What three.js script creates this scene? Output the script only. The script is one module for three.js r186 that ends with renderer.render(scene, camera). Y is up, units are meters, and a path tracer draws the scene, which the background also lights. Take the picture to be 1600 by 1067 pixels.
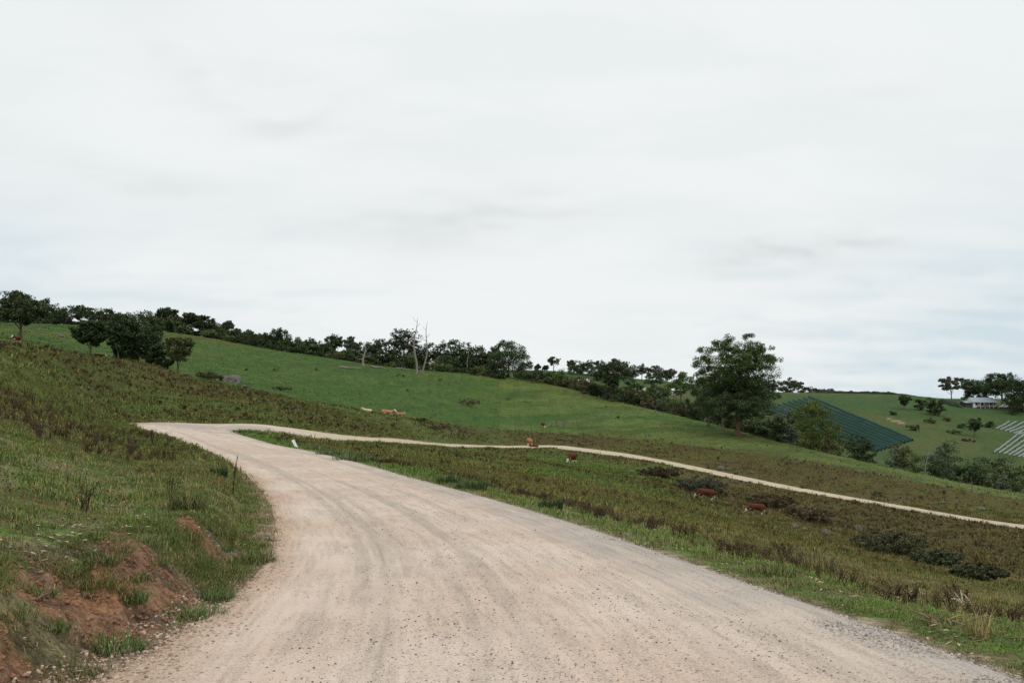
import * as THREE from 'three';
import { mergeGeometries } from 'three/addons/utils/BufferGeometryUtils.js';
import { MarchingCubes } from 'three/addons/objects/MarchingCubes.js';

// ---------------------------------------------------------------- camera
const W0 = 1600, H0 = 1067, FOC = 1549, V0 = 630, EYE = 1.75;
const PITCH = Math.atan((V0 - H0 / 2) / FOC), CP = Math.cos(PITCH), SP = Math.sin(PITCH);
const scene = new THREE.Scene();
const camera = new THREE.PerspectiveCamera(2 * Math.atan(H0 / 2 / FOC) * 180 / Math.PI, W0 / H0, 0.1, 9000);
camera.position.set(0, EYE, 0);
camera.rotation.set(PITCH, 0, 0);
scene.add(camera);
const renderer = new THREE.WebGLRenderer({ antialias: true });
renderer.setSize(1024, 682);
renderer.toneMapping = THREE.LinearToneMapping;
renderer.toneMappingExposure = 1.0;
renderer.shadowMap.enabled = true;

// ---------------------------------------------------------------- helpers: random, noise
function rngOf(seed) {
  let a = seed >>> 0;
  return () => { a = (a + 0x6D2B79F5) | 0; let t = Math.imul(a ^ (a >>> 15), 1 | a); t = (t + Math.imul(t ^ (t >>> 7), 61 | t)) ^ t; return ((t ^ (t >>> 14)) >>> 0) / 4294967296; };
}
function hash2(x, y) { let h = Math.imul(x | 0, 374761393) + Math.imul(y | 0, 668265263); h = Math.imul(h ^ (h >>> 13), 1274126177); return ((h ^ (h >>> 16)) >>> 0) / 4294967296; }
function vnoise(x, y, per = 0) {
  const x0 = Math.floor(x), y0 = Math.floor(y), fx = x - x0, fy = y - y0;
  const sx = fx * fx * (3 - 2 * fx), sy = fy * fy * (3 - 2 * fy);
  const w = per ? (n) => ((n % per) + per) % per : (n) => n;
  const a = hash2(w(x0), w(y0)), b = hash2(w(x0 + 1), w(y0)), c = hash2(w(x0), w(y0 + 1)), d = hash2(w(x0 + 1), w(y0 + 1));
  return a + (b - a) * sx + (c - a) * sy + (a - b - c + d) * sx * sy;
}
function fbm(x, y, o = 4) { let s = 0, a = 0.5, n = 0; for (let i = 0; i < o; i++) { s += a * vnoise(x, y); n += a; a *= 0.5; x = x * 2.03 + 17.3; y = y * 2.03 - 9.1; } return s / n; }
const sstep = (a, b, x) => { const t = Math.min(1, Math.max(0, (x - a) / (b - a))); return t * t * (3 - 2 * t); };
const lerp = (a, b, t) => a + (b - a) * t;
const mix3 = (a, b, t) => [lerp(a[0], b[0], t), lerp(a[1], b[1], t), lerp(a[2], b[2], t)];
const lin = (c) => { c /= 255; return c <= 0.04045 ? c / 12.92 : Math.pow((c + 0.055) / 1.055, 2.4); };
const srgb = (r, g, b) => [lin(r), lin(g), lin(b)];

// ---------------------------------------------------------------- sky: thin high overcast
{
  const w = 2048, h = 1024, data = new Float32Array(w * h * 4);
  // faint grey folds in the cloud sheet: azimuth (rad, right +), elevation, half sizes, tilt, strength
  const folds = [[-0.05, 0.187, 0.10, 0.022, 0.12, 0.13], [0.29, 0.15, 0.075, 0.017, 0.2, 0.18], [-0.38, 0.36, 0.15, 0.035, -0.3, 0.06], [-0.24, 0.30, 0.07, 0.03, 0, 0.08],
    [-0.36, 0.21, 0.14, 0.02, -0.25, 0.07], [-0.10, 0.24, 0.12, 0.03, -0.1, 0.04], [0.32, 0.27, 0.09, 0.02, 0.15, 0.05], [0.12, 0.19, 0.08, 0.012, 0.1, 0.06]];
  for (let j = 0; j < h; j++) {
    const el = ((j + 0.5) / h - 0.5) * Math.PI, y = Math.sin(el), ce = Math.cos(el);
    for (let i = 0; i < w; i++) {
      const th = ((i + 0.5) / w - 0.5) * 2 * Math.PI, x = Math.cos(th) * ce, z = Math.sin(th) * ce;
      const az = Math.atan2(x, -z), up = Math.max(y, 0);
      const px = x / (up + 0.16), pz = z / (up + 0.16);
      const n1 = fbm(px * 1.6 + 31, pz * 3.1 + 7, 5), n2 = fbm(px * 4.5 + n1 * 3, pz * 8 - 4, 5), n3 = fbm(az * 9 + 5, el * 40 + 3 + 6 * n1, 4);
      let cover = 0.5 + (n1 - 0.5) * 0.8 + (n2 - 0.5) * 0.45;            // 1 = thick bright sheet
      let g = 1 - 0.02 * sstep(0.62, 0.3, cover) - 0.012 * (n3 - 0.5);
      for (const [a0, e0, sa, se, tl, k] of folds) {
        const da = az - a0, de = el - e0 - tl * da + (n1 - 0.5) * 0.05 + (n3 - 0.5) * 0.03, q = (da / sa) ** 2 + (de / se) ** 2;
        if (q < 6) g -= 0.8 * k * Math.exp(-q) * (0.25 + 1.5 * sstep(0.35, 0.7, n2 * 0.6 + n3 * 0.4));
      }
      const thin = 1.3 * sstep(0.26, 0.02, up) * sstep(0.12, 0.75, Math.abs(az) + (n2 - 0.5) * 0.5) * (0.6 + 0.8 * (1 - n1)) + 0.08 * sstep(0.5, 0.3, cover) + 0.1 * sstep(0.3, 0.6, Math.abs(az));
      let c = [0.865 * g, 0.895 * g, 0.897 * g];
      c = mix3(c, [0.57, 0.70, 0.76], Math.min(0.8, thin * 0.85));
      const lift = 1 + 0.35 * sstep(0.35, 1, up);                         // an overcast sky is brighter towards the zenith
      const k = (i + j * w) * 4, gr = y < -0.02 ? 0.25 : 1;
      data[k] = c[0] * lift * gr; data[k + 1] = c[1] * lift * gr; data[k + 2] = c[2] * lift * gr; data[k + 3] = 1;
    }
  }
  const t = new THREE.DataTexture(data, w, h, THREE.RGBAFormat, THREE.FloatType);
  t.mapping = THREE.EquirectangularReflectionMapping; t.magFilter = t.minFilter = THREE.LinearFilter; t.wrapS = THREE.RepeatWrapping; t.needsUpdate = true;
  scene.background = t; scene.environment = t;
}
// ---------------------------------------------------------------- sun behind the cloud sheet
const sun = new THREE.DirectionalLight(new THREE.Color(1, 0.96, 0.9), 0.9);
sun.position.set(60, 150, 20); sun.target.position.set(0, 0, -80); sun.castShadow = true; sun.shadow.radius = 40;
sun.shadow.mapSize.set(4096, 4096);
Object.assign(sun.shadow.camera, { left: -350, right: 350, top: 350, bottom: -350, near: 1, far: 900 });
scene.add(sun, sun.target);

// ---------------------------------------------------------------- terrain: surveyed cross sections of the valley, by bearing
// a point seen along (u, v) of the 1600 x 1067 view, at zf metres in front
function P(u, v, zf) {
  const dx = (u - 800) / FOC, dc = -(v - H0 / 2) / FOC, dy = dc * CP + SP, dz = CP - dc * SP, t = zf / dz;
  return new THREE.Vector3(dx * t, EYE + dy * t, -zf);
}
const COLS = [
  [-400, [[3, 1330], [5.2, 930], [7.5, 840], [11, 750], [17, 690], [26, 640], [39, 592], [54, 560], [68, 540], [82, 520], [95, 505], [115, 505], [170, 500], [330, 480], [450, 500], [600, 560], [800, 570], [1000, 575], [1500, 600], [3600, 612]]],
  [0, [[3, 1400], [5.8, 985], [8, 882], [11.6, 795], [18, 722], [27, 672], [40, 630], [56, 594], [70, 568], [84, 549], [95, 536], [115, 537], [170, 528], [330, 505], [450, 520], [600, 560], [800, 570], [1000, 575], [1500, 600], [3600, 612]]],
  [200, [[3, 1440], [6, 1110], [8.0, 1000], [10, 858], [18, 775], [30, 722], [48, 690], [65, 676], [82, 660], [100, 632], [128, 566], [150, 568], [200, 556], [330, 512], [450, 526], [600, 560], [800, 570], [1000, 575], [1500, 600], [3600, 612]]],
  [300, [[3, 1460], [6.4, 1085], [8.5, 985], [10.7, 850], [17, 785], [25, 745], [38, 715], [56, 694], [78, 673], [96, 656], [134, 592], [155, 596], [205, 574], [335, 524], [450, 537], [600, 566], [800, 575], [1000, 580], [1500, 602], [3600, 612]]],
  [400, [[3, 1480], [6.7, 1067], [11, 925], [16, 848], [25, 782], [38, 743], [55, 709], [70, 689], [79, 680], [92, 666], [142, 612], [162, 616], [212, 590], [340, 541], [440, 552], [600, 575], [800, 580], [1000, 585], [1500, 605], [3600, 612]]],
  [600, [[3, 1490], [6.8, 1067], [11.5, 920], [17, 840], [26, 780], [38, 741], [62, 722], [88, 708], [121, 690], [129, 683], [172, 648], [192, 651], [232, 625], [310, 573], [400, 588], [600, 590], [800, 592], [1000, 592], [1500, 605], [3600, 612]]],
  [800, [[3, 1500], [6.9, 1067], [11.5, 925], [17, 845], [24, 796], [32, 775], [60, 755], [110, 728], [199, 699], [208, 692], [228, 674], [246, 656], [282, 625], [322, 590], [400, 606], [520, 606], [700, 594], [850, 578], [1200, 600], [3600, 612]]],
  [1000, [[3, 1510], [6.9, 1067], [10, 960], [14.5, 885], [17.5, 848], [30, 815], [60, 790], [130, 752], [180, 719], [188, 711], [205, 688], [230, 661], [255, 645], [277, 636], [340, 655], [450, 645], [620, 618], [800, 592], [1100, 606], [3600, 612]]],
  [1200, [[3, 1515], [6.8, 1067], [8.5, 990], [11, 918], [16, 884], [30, 856], [60, 838], [118, 806], [150, 760], [157, 751], [178, 712], [190, 698], [198, 691], [206, 687], [260, 722], [330, 705], [450, 642], [600, 612], [800, 640], [3600, 618]]],
  [1400, [[3, 1520], [6.4, 1067], [7.2, 1014], [7.8, 998], [12, 952], [25, 910], [60, 886], [108, 856], [134, 795], [140, 787], [159, 748], [167, 741], [173, 737], [179, 734], [230, 770], [300, 727], [420, 662], [560, 617], [750, 650], [3600, 622]]],
  [1600, [[3, 1520], [5.5, 1120], [6.3, 1074], [9, 1010], [14, 965], [28, 932], [60, 914], [97, 886], [121, 827], [126, 819], [142, 783], [148, 778], [153, 775], [158, 773], [220, 805], [300, 748], [420, 676], [520, 633], [700, 660], [3600, 622]]],
  [2000, [[3, 1540], [4.6, 1300], [5.5, 1190], [8, 1090], [13, 1020], [26, 970], [55, 945], [85, 920], [104, 862], [108, 855], [120, 822], [126, 816], [131, 813], [136, 811], [200, 850], [300, 770], [420, 690], [520, 640], [700, 660], [3600, 622]]],
];
for (const c of COLS) if (c[1].length < 20) c[1].splice(c[1].length - 1, 0, [1500, 630]);
const KN = 20;
const cols = COLS.map(([u, kn]) => { const a = Math.atan((u - 800) / FOC); return { a, r: kn.map(([z]) => z / Math.cos(a)), h: kn.map(([z, v]) => P(u, v, z).y) }; });
{ // all round, out of view: the same hill on the left, the same fall on the right, level behind
  const L = cols[0], R = cols[cols.length - 1], back = { r: L.r.slice(), h: L.r.map((r, k) => -0.1 + 0.1 * Math.min(1, r / 20)) };
  cols.unshift({ a: -Math.PI, ...back }, { a: -Math.PI / 2, r: L.r.slice(), h: L.h.map((h, k) => lerp(h, back.h[k], 0.2)) });
  cols.push({ a: Math.PI / 2, r: R.r.slice(), h: R.h.map((h, k) => lerp(h, back.h[k], 0.2)) }, { a: Math.PI, r: back.r.slice(), h: back.h.slice() });
}
function pchip(xs, ys) {
  const n = xs.length, d = [], m = new Array(n).fill(0);
  for (let i = 0; i < n - 1; i++) d.push((ys[i + 1] - ys[i]) / (xs[i + 1] - xs[i]));
  for (let i = 1; i < n - 1; i++) if (d[i - 1] * d[i] > 0) { const w1 = 2 * (xs[i + 1] - xs[i]) + xs[i] - xs[i - 1], w2 = xs[i + 1] - xs[i] + 2 * (xs[i] - xs[i - 1]); m[i] = (w1 + w2) / (w1 / d[i - 1] + w2 / d[i]); }
  m[0] = d[0]; m[n - 1] = d[n - 2];
  return m;
}
function hermite(x0, x1, y0, y1, m0, m1, x) {
  const h = x1 - x0, t = (x - x0) / h, t2 = t * t, t3 = t2 * t;
  return y0 * (2 * t3 - 3 * t2 + 1) + m0 * h * (t3 - 2 * t2 + t) + y1 * (-2 * t3 + 3 * t2) + m1 * h * (t3 - t2);
}
const NA = 1440, fine = [];
{
  const as = cols.map((c) => c.a);
  const mr = [], mh = [];
  for (let k = 0; k < KN; k++) { mr.push(pchip(as, cols.map((c) => c.r[k]))); mh.push(pchip(as, cols.map((c) => c.h[k]))); }
  for (let i = 0; i <= NA; i++) {
    const a = -Math.PI + (2 * Math.PI * i) / NA; let j = 0; while (j < as.length - 2 && a > as[j + 1]) j++;
    const r = [], h = [];
    for (let k = 0; k < KN; k++) {
      r.push(hermite(as[j], as[j + 1], cols[j].r[k], cols[j + 1].r[k], mr[k][j], mr[k][j + 1], a));
      h.push(hermite(as[j], as[j + 1], cols[j].h[k], cols[j + 1].h[k], mh[k][j], mh[k][j + 1], a));
    }
    fine.push({ r, h, m: pchip(r, h) });
  }
}
function colAt(c, R) {
  const { r, h, m } = c;
  if (R <= r[0]) return [h[0], 0];
  if (R >= r[KN - 1]) return [h[KN - 1], KN - 1];
  let k = 0; while (R > r[k + 1]) k++;
  return [hermite(r[k], r[k + 1], h[k], h[k + 1], m[k], m[k + 1], R), k + (R - r[k]) / (r[k + 1] - r[k])];
}
// smooth land form: [height, feature index, view column u]
function landform(x, z) {
  const a = Math.atan2(x, -z), R = Math.hypot(x, z), f = ((a + Math.PI) / (2 * Math.PI)) * NA, i = Math.min(NA - 1, Math.floor(f)), t = f - i;
  const A = colAt(fine[i], R), B = colAt(fine[i + 1], R);
  return [lerp(A[0], B[0], t), lerp(A[1], B[1], t), 800 + FOC * Math.tan(Math.max(-1.2, Math.min(1.2, a)))];
}

// ---------------------------------------------------------------- road centre line in plan: x, forward, half width
const roadPts = [[1.5, -40, 3.1], [1.3, -18, 3.1], [0.9, -6, 3.1], [0.55, 2, 3.15], [0.32, 7, 3.08], [-0.15, 11.5, 2.85], [-1.2, 17.5, 2.8], [-4.0, 28, 2.75], [-7.9, 40, 2.75], [-13.8, 55, 2.9], [-20.5, 69, 3.1],
  [-25.3, 77.5, 3.6], [-27.4, 83, 4.0], [-26.6, 87.5, 3.9], [-23.6, 90.3, 3.6], [-20.5, 95.5, 3.0], [-18.4, 106, 1.7], [-15.6, 125, 1.25], [-10.6, 160, 1.2], [-5.6, 186, 1.4], [0.5, 201, 1.7], [8, 204.5, 1.8], [14, 198.5, 1.7], [24, 184, 1.55], [39.6, 153.2, 1.7], [52.8, 136.6, 1.7], [63.6, 123, 1.75], [74, 109, 2.3], [95, 82, 2.3], [130, 40, 2.3]];
const roadCurve = new THREE.CatmullRomCurve3(roadPts.map(([x, f, w]) => new THREE.Vector3(x, w, -f)), false, 'centripetal');
const RS = []; { const N = 1400; for (let i = 0; i <= N; i++) { const t = i / N, p = roadCurve.getPoint(t); RS.push([p.x, p.z, p.y]); } }
const RL = [0]; for (let i = 1; i < RS.length; i++) RL.push(RL[i - 1] + Math.hypot(RS[i][0] - RS[i - 1][0], RS[i][1] - RS[i - 1][1]));
const RB = []; // boxes of 35 samples each
for (let i = 0; i < RS.length - 1; i += 35) { let b = [1e9, 1e9, -1e9, -1e9]; for (let j = i; j <= Math.min(i + 35, RS.length - 1); j++) { b[0] = Math.min(b[0], RS[j][0]); b[1] = Math.min(b[1], RS[j][1]); b[2] = Math.max(b[2], RS[j][0]); b[3] = Math.max(b[3], RS[j][1]); } RB.push(b); }
// [distance outside the road edge, side (-1 left, +1 right), length along]
function roadAt(x, z) {
  let best = 1e18, bi = 0, bt = 0;
  for (let b = 0; b < RB.length; b++) {
    const B = RB[b], ox = Math.max(B[0] - x, 0, x - B[2]), oz = Math.max(B[1] - z, 0, z - B[3]);
    if (ox * ox + oz * oz >= best) continue;
    for (let i = b * 35; i < Math.min(b * 35 + 35, RS.length - 1); i++) {
      const ax = RS[i][0], az = RS[i][1], dx = RS[i + 1][0] - ax, dz = RS[i + 1][1] - az, l2 = dx * dx + dz * dz;
      const t = Math.min(1, Math.max(0, ((x - ax) * dx + (z - az) * dz) / l2)), ex = x - ax - dx * t, ez = z - az - dz * t, q = ex * ex + ez * ez;
      if (q < best) { best = q; bi = i; bt = t; }
    }
  }
  const A = RS[bi], B = RS[bi + 1], w = lerp(A[2], B[2], bt), cr = (B[0] - A[0]) * (z - A[1]) - (B[1] - A[1]) * (x - A[0]);
  return [Math.sqrt(best) - w, cr > 0 ? 1 : -1, lerp(RL[bi], RL[bi + 1], bt), w];
}
const prof = { x: [-40, -15, 0, 3, 6.8, 11.5, 17, 26, 38, 55, 70], y: [0.3, 0.15, 0.06, 0.03, -0.14, -0.36, -0.56, -0.77, -0.98, -1.02, -0.9] };
prof.m = pchip(prof.x, prof.y);
function roadProfile(f) { f = Math.max(-40, Math.min(69.9, f)); let k = 0; while (f > prof.x[k + 1]) k++; return hermite(prof.x[k], prof.x[k + 1], prof.y[k], prof.y[k + 1], prof.m[k], prof.m[k + 1], f); }
// surface the road lies on
function roadSurface(x, z) { const f = -z, w = sstep(76, 56, f); const L = w < 1 ? landform(x, z)[0] : 0; return w > 0 ? lerp(L, roadProfile(f), w) : L; }
// eroded red cut faces of the left bank: strength of bare soil
function cutFace(x, z, d, side) {
  const f = -z; if (side > 0 || d < 0.05 || d > 1.9 || f < 2 || f > 17) return 0;
  const n = fbm(x * 2.3 + 4, z * 2.3, 3) - 0.5;
  const a = sstep(6.9 + n * 1.5, 6.1 + n * 1.5, f), b = sstep(7.2 + n, 7.8 + n, f) * sstep(11.0 + n, 10.2 + n, f), c = 0.8 * sstep(12.4, 12.8, f) * sstep(13.9, 13.3, f) * sstep(0.45, 0.7, d);
  const reach = 1.15 + n * 0.9;
  return Math.max(a, b, c) * sstep(0.22 + n * 0.3, 0.4 + n * 0.3, d) * sstep(reach + 0.2, reach - 0.05, d);
}
// the ground: returns everything about a spot
function ground(x, z) {
  const [h0, kf, u] = landform(x, z), R = Math.hypot(x, z), f = -z;
  const [d, side, s] = roadAt(x, z);
  let h = h0, n = fbm(x * 0.5 + 50, z * 0.5, 4) - 0.5, fn = fbm(x * 2.6, z * 2.6 + 90, 3) - 0.5;
  const out = sstep(0.0, 1.2, d);
  h += out * (n * Math.min(0.55, 0.12 + R * 0.006) + fn * Math.min(0.12, 0.09 + R * 0.002));
  const near = sstep(76, 56, f);
  const wide = 0.72 + 0.45 * (fbm(s * 0.35, side * 7 + 3, 3) - 0.5) + (side < 0 && f < 16 ? 0.28 * (fbm(s * 1.1 + 3, 1, 2) - 0.3) : side > 0 ? 0.5 : 0);
  const k = sstep(wide + 0.35, 0.12, d);
  const edge = roadSurface(x, z);
  h = lerp(h, edge + out * fn * 0.06, k * lerp(0.8, 1, near));
  let soil = cutFace(x, z, d, side);
  if (soil > 0) h += soil * ((fbm(x * 7, z * 7, 3) - 0.5) * 0.16 + (vnoise(x * 19, z * 19) - 0.5) * 0.05);
  h -= 0.22 * sstep(0.05, -0.5, d);
  return { h, kf, u, d, side, s, soil, R, f };
}
const groundY = (x, z) => ground(x, z).h;
// where the line of sight (u, v) meets the land, from depth z0 on
function hit(u, v, z0 = 4, z1 = 1500) {
  let prev = z0;
  for (let z = z0; z < z1; z *= 1.012) {
    const p = P(u, v, z);
    if (p.y < groundY(p.x, p.z)) { let a = prev, b = z; for (let i = 0; i < 16; i++) { const m = (a + b) / 2, q = P(u, v, m); if (q.y < groundY(q.x, q.z)) b = m; else a = m; } const q = P(u, v, b); q.y = groundY(q.x, q.z); return q; }
    prev = z;
  }
  const q = P(u, v, z1); q.y = groundY(q.x, q.z); return q;
}
// a spot on the land at bearing u and depth z
function at(u, z) { const x = ((u - 800) / FOC) * z / (CP + 0.02 * SP); return new THREE.Vector3(x, groundY(x, -z), -z); }

// ---------------------------------------------------------------- what grows where
// brown dead weeds, 0..1
function weedy(g, x, z) {
  const { kf, u, d, side, f, s } = g; if (d < 0.4) return 0;
  const n = fbm(x * 0.16 + 9, z * 0.16 + 2, 4), nb = fbm(x * 0.03 + 3, z * 0.055 + 8, 3), q = n * 0.65 + nb * 0.35;
  let w = 0;
  if (kf > 10.15) return 0;
  if (side < 0 || f > 98) {                       // the hillside on the left and above the bend
    if (u < 780 && f < 210) {
      const lo = u < 330 && f < 70 ? 0.45 : 0.475; w = sstep(lo, lo + 0.1, q) * sstep(16, 28, f) * 0.8;
      w = Math.max(w, sstep(9.0, 9.75, kf) * sstep(0.38, 0.56, q));
      w *= sstep(0.4, 3, d);
    } else w = kf > 9 ? sstep(0.36, 0.62, q) * 0.5 : 0;
  }
  if (side > 0 && f < 98 || (u > 560 && kf < 8.6)) { // the fall on the right: a dark band along the verge, then patches
    const dd = d + (n - 0.5) * 3, along = sstep(0.35, 0.5, fbm(s * 0.08 + 4, 3, 3));
    w = Math.max(w, sstep(1.6, 2.9, dd) * sstep(6.5, 3.6, dd) * sstep(0.36, 0.56, n * 0.6 + 0.4 * fbm(x * 0.5, z * 0.5 + 7, 3) + 0.06 * along) * 0.9);
    w = Math.max(w, sstep(0.49, 0.62, q) * sstep(3, 8, d) * 0.7);
    if (u > 1000) w = Math.max(w, sstep(6.3, 7.2, kf) * sstep(0.35, 0.55, q + (u - 1200) / 2500) * 0.9);
  }
  return w;
}
const C = {
  olive: srgb(86, 86, 47), olive2: srgb(98, 89, 54), green: srgb(75, 100, 47), green2: srgb(86, 104, 52), deep: srgb(58, 83, 43), lush: srgb(82, 110, 48), dirtbrown: srgb(86, 77, 49), weed: srgb(76, 62, 44),
  soil: srgb(126, 97, 78), soil2: srgb(90, 75, 62), orange: srgb(138, 101, 74), litter: srgb(128, 112, 92), far: srgb(66, 88, 50), farDry: srgb(82, 90, 52), pale: srgb(100, 114, 62), edge: srgb(170, 150, 128),
};
function groundColor(g, x, z) {
  const { kf, u, d, side, f, soil, R } = g;
  const n = fbm(x * 0.11 + 70, z * 0.11 + 5, 4), m = fbm(x * 0.9, z * 0.9 + 30, 4), big = fbm(x * 0.02 + 1, z * 0.02 + 44, 3), fineN = vnoise(x * 5, z * 5);
  const w = weedy(g, x, z);
  let c;
  const right = u > 780;
  if (kf < 9.1 || (!right && kf < 10.1)) {
    c = mix3(C.olive, C.olive2, sstep(0.35, 0.65, n));
    if (!right && (side < 0 || f > 98)) c = mix3(c, C.green, 0.5 * sstep(0.3, 0.6, n * 0.5 + m * 0.5));
    const vergeR = side > 0 && f < 98 ? sstep(4.5, 1.2, d + (n - 0.5) * 3) : 0, nearL = side < 0 && f < 60 ? sstep(45, 14, f) * 0.8 : 0;
    c = mix3(c, C.lush, Math.max(vergeR * 0.95, nearL) * sstep(0.25, 0.6, m));
    c = mix3(c, C.green, 0.4 * sstep(0.5, 0.66, big * 0.5 + n * 0.5));
    if (u > 820 && u < 1130 && kf > 6.6 && kf < 8) c = mix3(c, C.green, 0.75 * sstep(0.35, 0.6, n));
    if (u > 1050 && kf > 6.4) c = mix3(c, C.dirtbrown, sstep(6.4, 7.2, kf) * (0.45 + 0.5 * n));
  } else if (kf < 10.02) {
    c = mix3(C.dirtbrown, C.olive, sstep(0.4, 0.72, n) * 0.8 + 0.1);
    if (u < 900) c = mix3(C.olive, c, sstep(780, 880, u));
  } else if (kf < 14.2) {
    c = mix3(C.green, C.green2, sstep(0.35, 0.7, n));
    c = mix3(c, C.olive, 0.65 * sstep(0.47, 0.62, big * 0.6 + n * 0.4));
    const lines = fbm(x * 0.05 + 3, g.h * 1.6 + 0.04 * z + n * 2.5, 3); c = mix3(c, C.deep, 0.5 * sstep(0.55, 0.7, lines)); c = mix3(c, C.pale, 0.4 * sstep(0.46, 0.34, lines) * sstep(0.4, 0.6, big));
    c = mix3(c, C.deep, 0.6 * sstep(0.55, 0.4, big) * sstep(0.4, 0.55, m));
    if (right && kf < 13.2) c = mix3(c, C.pale, 0.6 * sstep(0.42, 0.62, fbm(x * 0.07, z * 0.12 + 3, 3)));
  } else {
    c = mix3(C.far, C.farDry, sstep(0.4, 0.7, fbm(x * 0.012 + 4, z * 0.012, 4)));
    c = mix3(c, C.deep, 0.5 * sstep(0.45, 0.6, n));
  }
  c = mix3(c, C.weed, w * (R < 30 ? 0.3 : 0.45));
  const t = 0.78 + 0.3 * m + 0.16 * fineN; c = [c[0] * t, c[1] * t, c[2] * t];
  // litter and bare ground in the near turf, soil at the road edge, red cut faces
  if (R < 45) { c = mix3(c, C.litter, 0.6 * sstep(0.52, 0.66, m) * sstep(45, 20, R)); c = mix3(c, C.soil2, 0.5 * sstep(0.55, 0.68, fbm(x * 2.7 + 6, z * 2.7, 3)) * sstep(30, 12, R)); }
  c = mix3(c, mix3(C.edge, C.soil2, fineN), sstep(0.42, 0.1, d + (m - 0.5) * 0.7) * (kf > 9 ? 0.6 : 1));
  if (side < 0 && f < 17 && d < 1.4) c = mix3(c, mix3(C.soil2, C.litter, fineN), 0.7 * sstep(1.3, 0.7, d + (m - 0.5)));
  { const q = Math.hypot((x - 166) / 2, (z + 428) / 11) + (m - 0.5) * 1.2; if (kf > 14 && q < 1) c = mix3(c, srgb(150, 130, 104), sstep(1, 0.6, q)); }
  if (soil > 0) { const sc = mix3(mix3(C.soil, C.orange, sstep(0.45, 0.62, vnoise(x * 2.2, z * 2.2 + 5))), C.soil2, sstep(0.42, 0.66, fbm(x * 3.1 + 8, z * 3.1, 3))); c = mix3(c, sc, soil); }
  return c;
}

// ---------------------------------------------------------------- textures
function noiseTex(size, fn, rep) {
  const d = new Uint8Array(size * size * 4);
  for (let j = 0; j < size; j++) for (let i = 0; i < size; i++) { const c = fn(i / size, j / size), k = (i + j * size) * 4; d[k] = c[0]; d[k + 1] = c[1]; d[k + 2] = c[2]; d[k + 3] = 255; }
  const t = new THREE.DataTexture(d, size, size); t.wrapS = t.wrapT = THREE.RepeatWrapping; t.magFilter = THREE.LinearFilter; t.minFilter = THREE.LinearMipmapLinearFilter; t.generateMipmaps = true; t.needsUpdate = true; return t;
}
const turfTex = noiseTex(1024, (u, v) => {
  const a = vnoise(u * 24, v * 24, 24), b = vnoise(u * 96, v * 96, 96), c = vnoise(u * 380, v * 380, 380);
  const g = 150 + 60 * (a - 0.5) + 70 * (b - 0.5) + 70 * (c - 0.5) + 40; return [g, g, g * 0.98];
});
turfTex.colorSpace = THREE.SRGBColorSpace;
const turfBump = noiseTex(1024, (u, v) => { const g = 90 * vnoise(u * 60, v * 60, 60) + 90 * vnoise(u * 200, v * 200, 200) + 70 * vnoise(u * 500, v * 500, 500); return [g, g, g]; });
// packed gravel: fines with small stones set in it
function vnoise2(x, y, px, py) { const x0 = Math.floor(x), y0 = Math.floor(y), fx = x - x0, fy = y - y0, sx = fx * fx * (3 - 2 * fx), sy = fy * fy * (3 - 2 * fy), w = (n, p) => ((n % p) + p) % p, a = hash2(w(x0, px), w(y0, py) + 999), b = hash2(w(x0 + 1, px), w(y0, py) + 999), c = hash2(w(x0, px), w(y0 + 1, py) + 999), d = hash2(w(x0 + 1, px), w(y0 + 1, py) + 999); return a + (b - a) * sx + (c - a) * sy + (a - b - c + d) * sx * sy; }
const gravelH = new Float32Array(2048 * 2048), gravelC = new Float32Array(2048 * 2048);
{
  const S = 2048, r = rngOf(77);
  for (let j = 0; j < S; j++) for (let i = 0; i < S; i++) { const u = i / S, v = j / S; gravelC[i + j * S] = 0.95 + 0.05 * (vnoise(u * 20, v * 20, 20) - 0.5) + 0.12 * (vnoise2(u * 150, v * 10, 150, 10) - 0.5) + 0.07 * (vnoise2(u * 60, v * 4, 60, 4) - 0.5) + 0.26 * (vnoise(u * 700, v * 700, 700) - 0.5); gravelH[i + j * S] = 0.3 + 0.16 * vnoise(u * 300, v * 300, 300) + 0.1 * vnoise(u * 900, v * 900, 900); }
  for (let n = 0; n < 30000; n++) {
    const cx = r() * S, cy = r() * S, rad = 0.9 + 2.4 * r() ** 3.5 + (r() < 0.02 ? 2.5 : 0), q = r(), tone = q < 0.5 ? 0.45 + 0.3 * r() : q < 0.8 ? 0.8 : 1.12, e = 0.6 + 0.8 * r(), b = Math.ceil(rad * 1.6);
    if (vnoise(cx / S * 14, cy / S * 14, 14) < 0.34) continue;
    for (let y = -b; y <= b; y++) for (let x = -b; x <= b; x++) { const k = x * x * e + y * y / e; if (k < rad * rad) { const i = ((Math.floor(cx) + x + S) % S) + ((Math.floor(cy) + y + S) % S) * S, f = 1 - k / (rad * rad); gravelC[i] = lerp(gravelC[i], tone, Math.min(1, f * 2.5)); gravelH[i] = Math.min(1, gravelH[i] + f * 0.16 * rad); } }
  }
}
const gravelTex = noiseTex(2048, (u, v) => { const g = Math.min(1, Math.max(0.1, gravelC[Math.floor(u * 2048) + Math.floor(v * 2048) * 2048])) * 232; return [g, g * 0.99, g * 0.975]; });
gravelTex.colorSpace = THREE.SRGBColorSpace;
const gravelBump = noiseTex(2048, (u, v) => { const g = gravelH[Math.floor(u * 2048) + Math.floor(v * 2048) * 2048] * 255; return [g, g, g]; });

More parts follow.
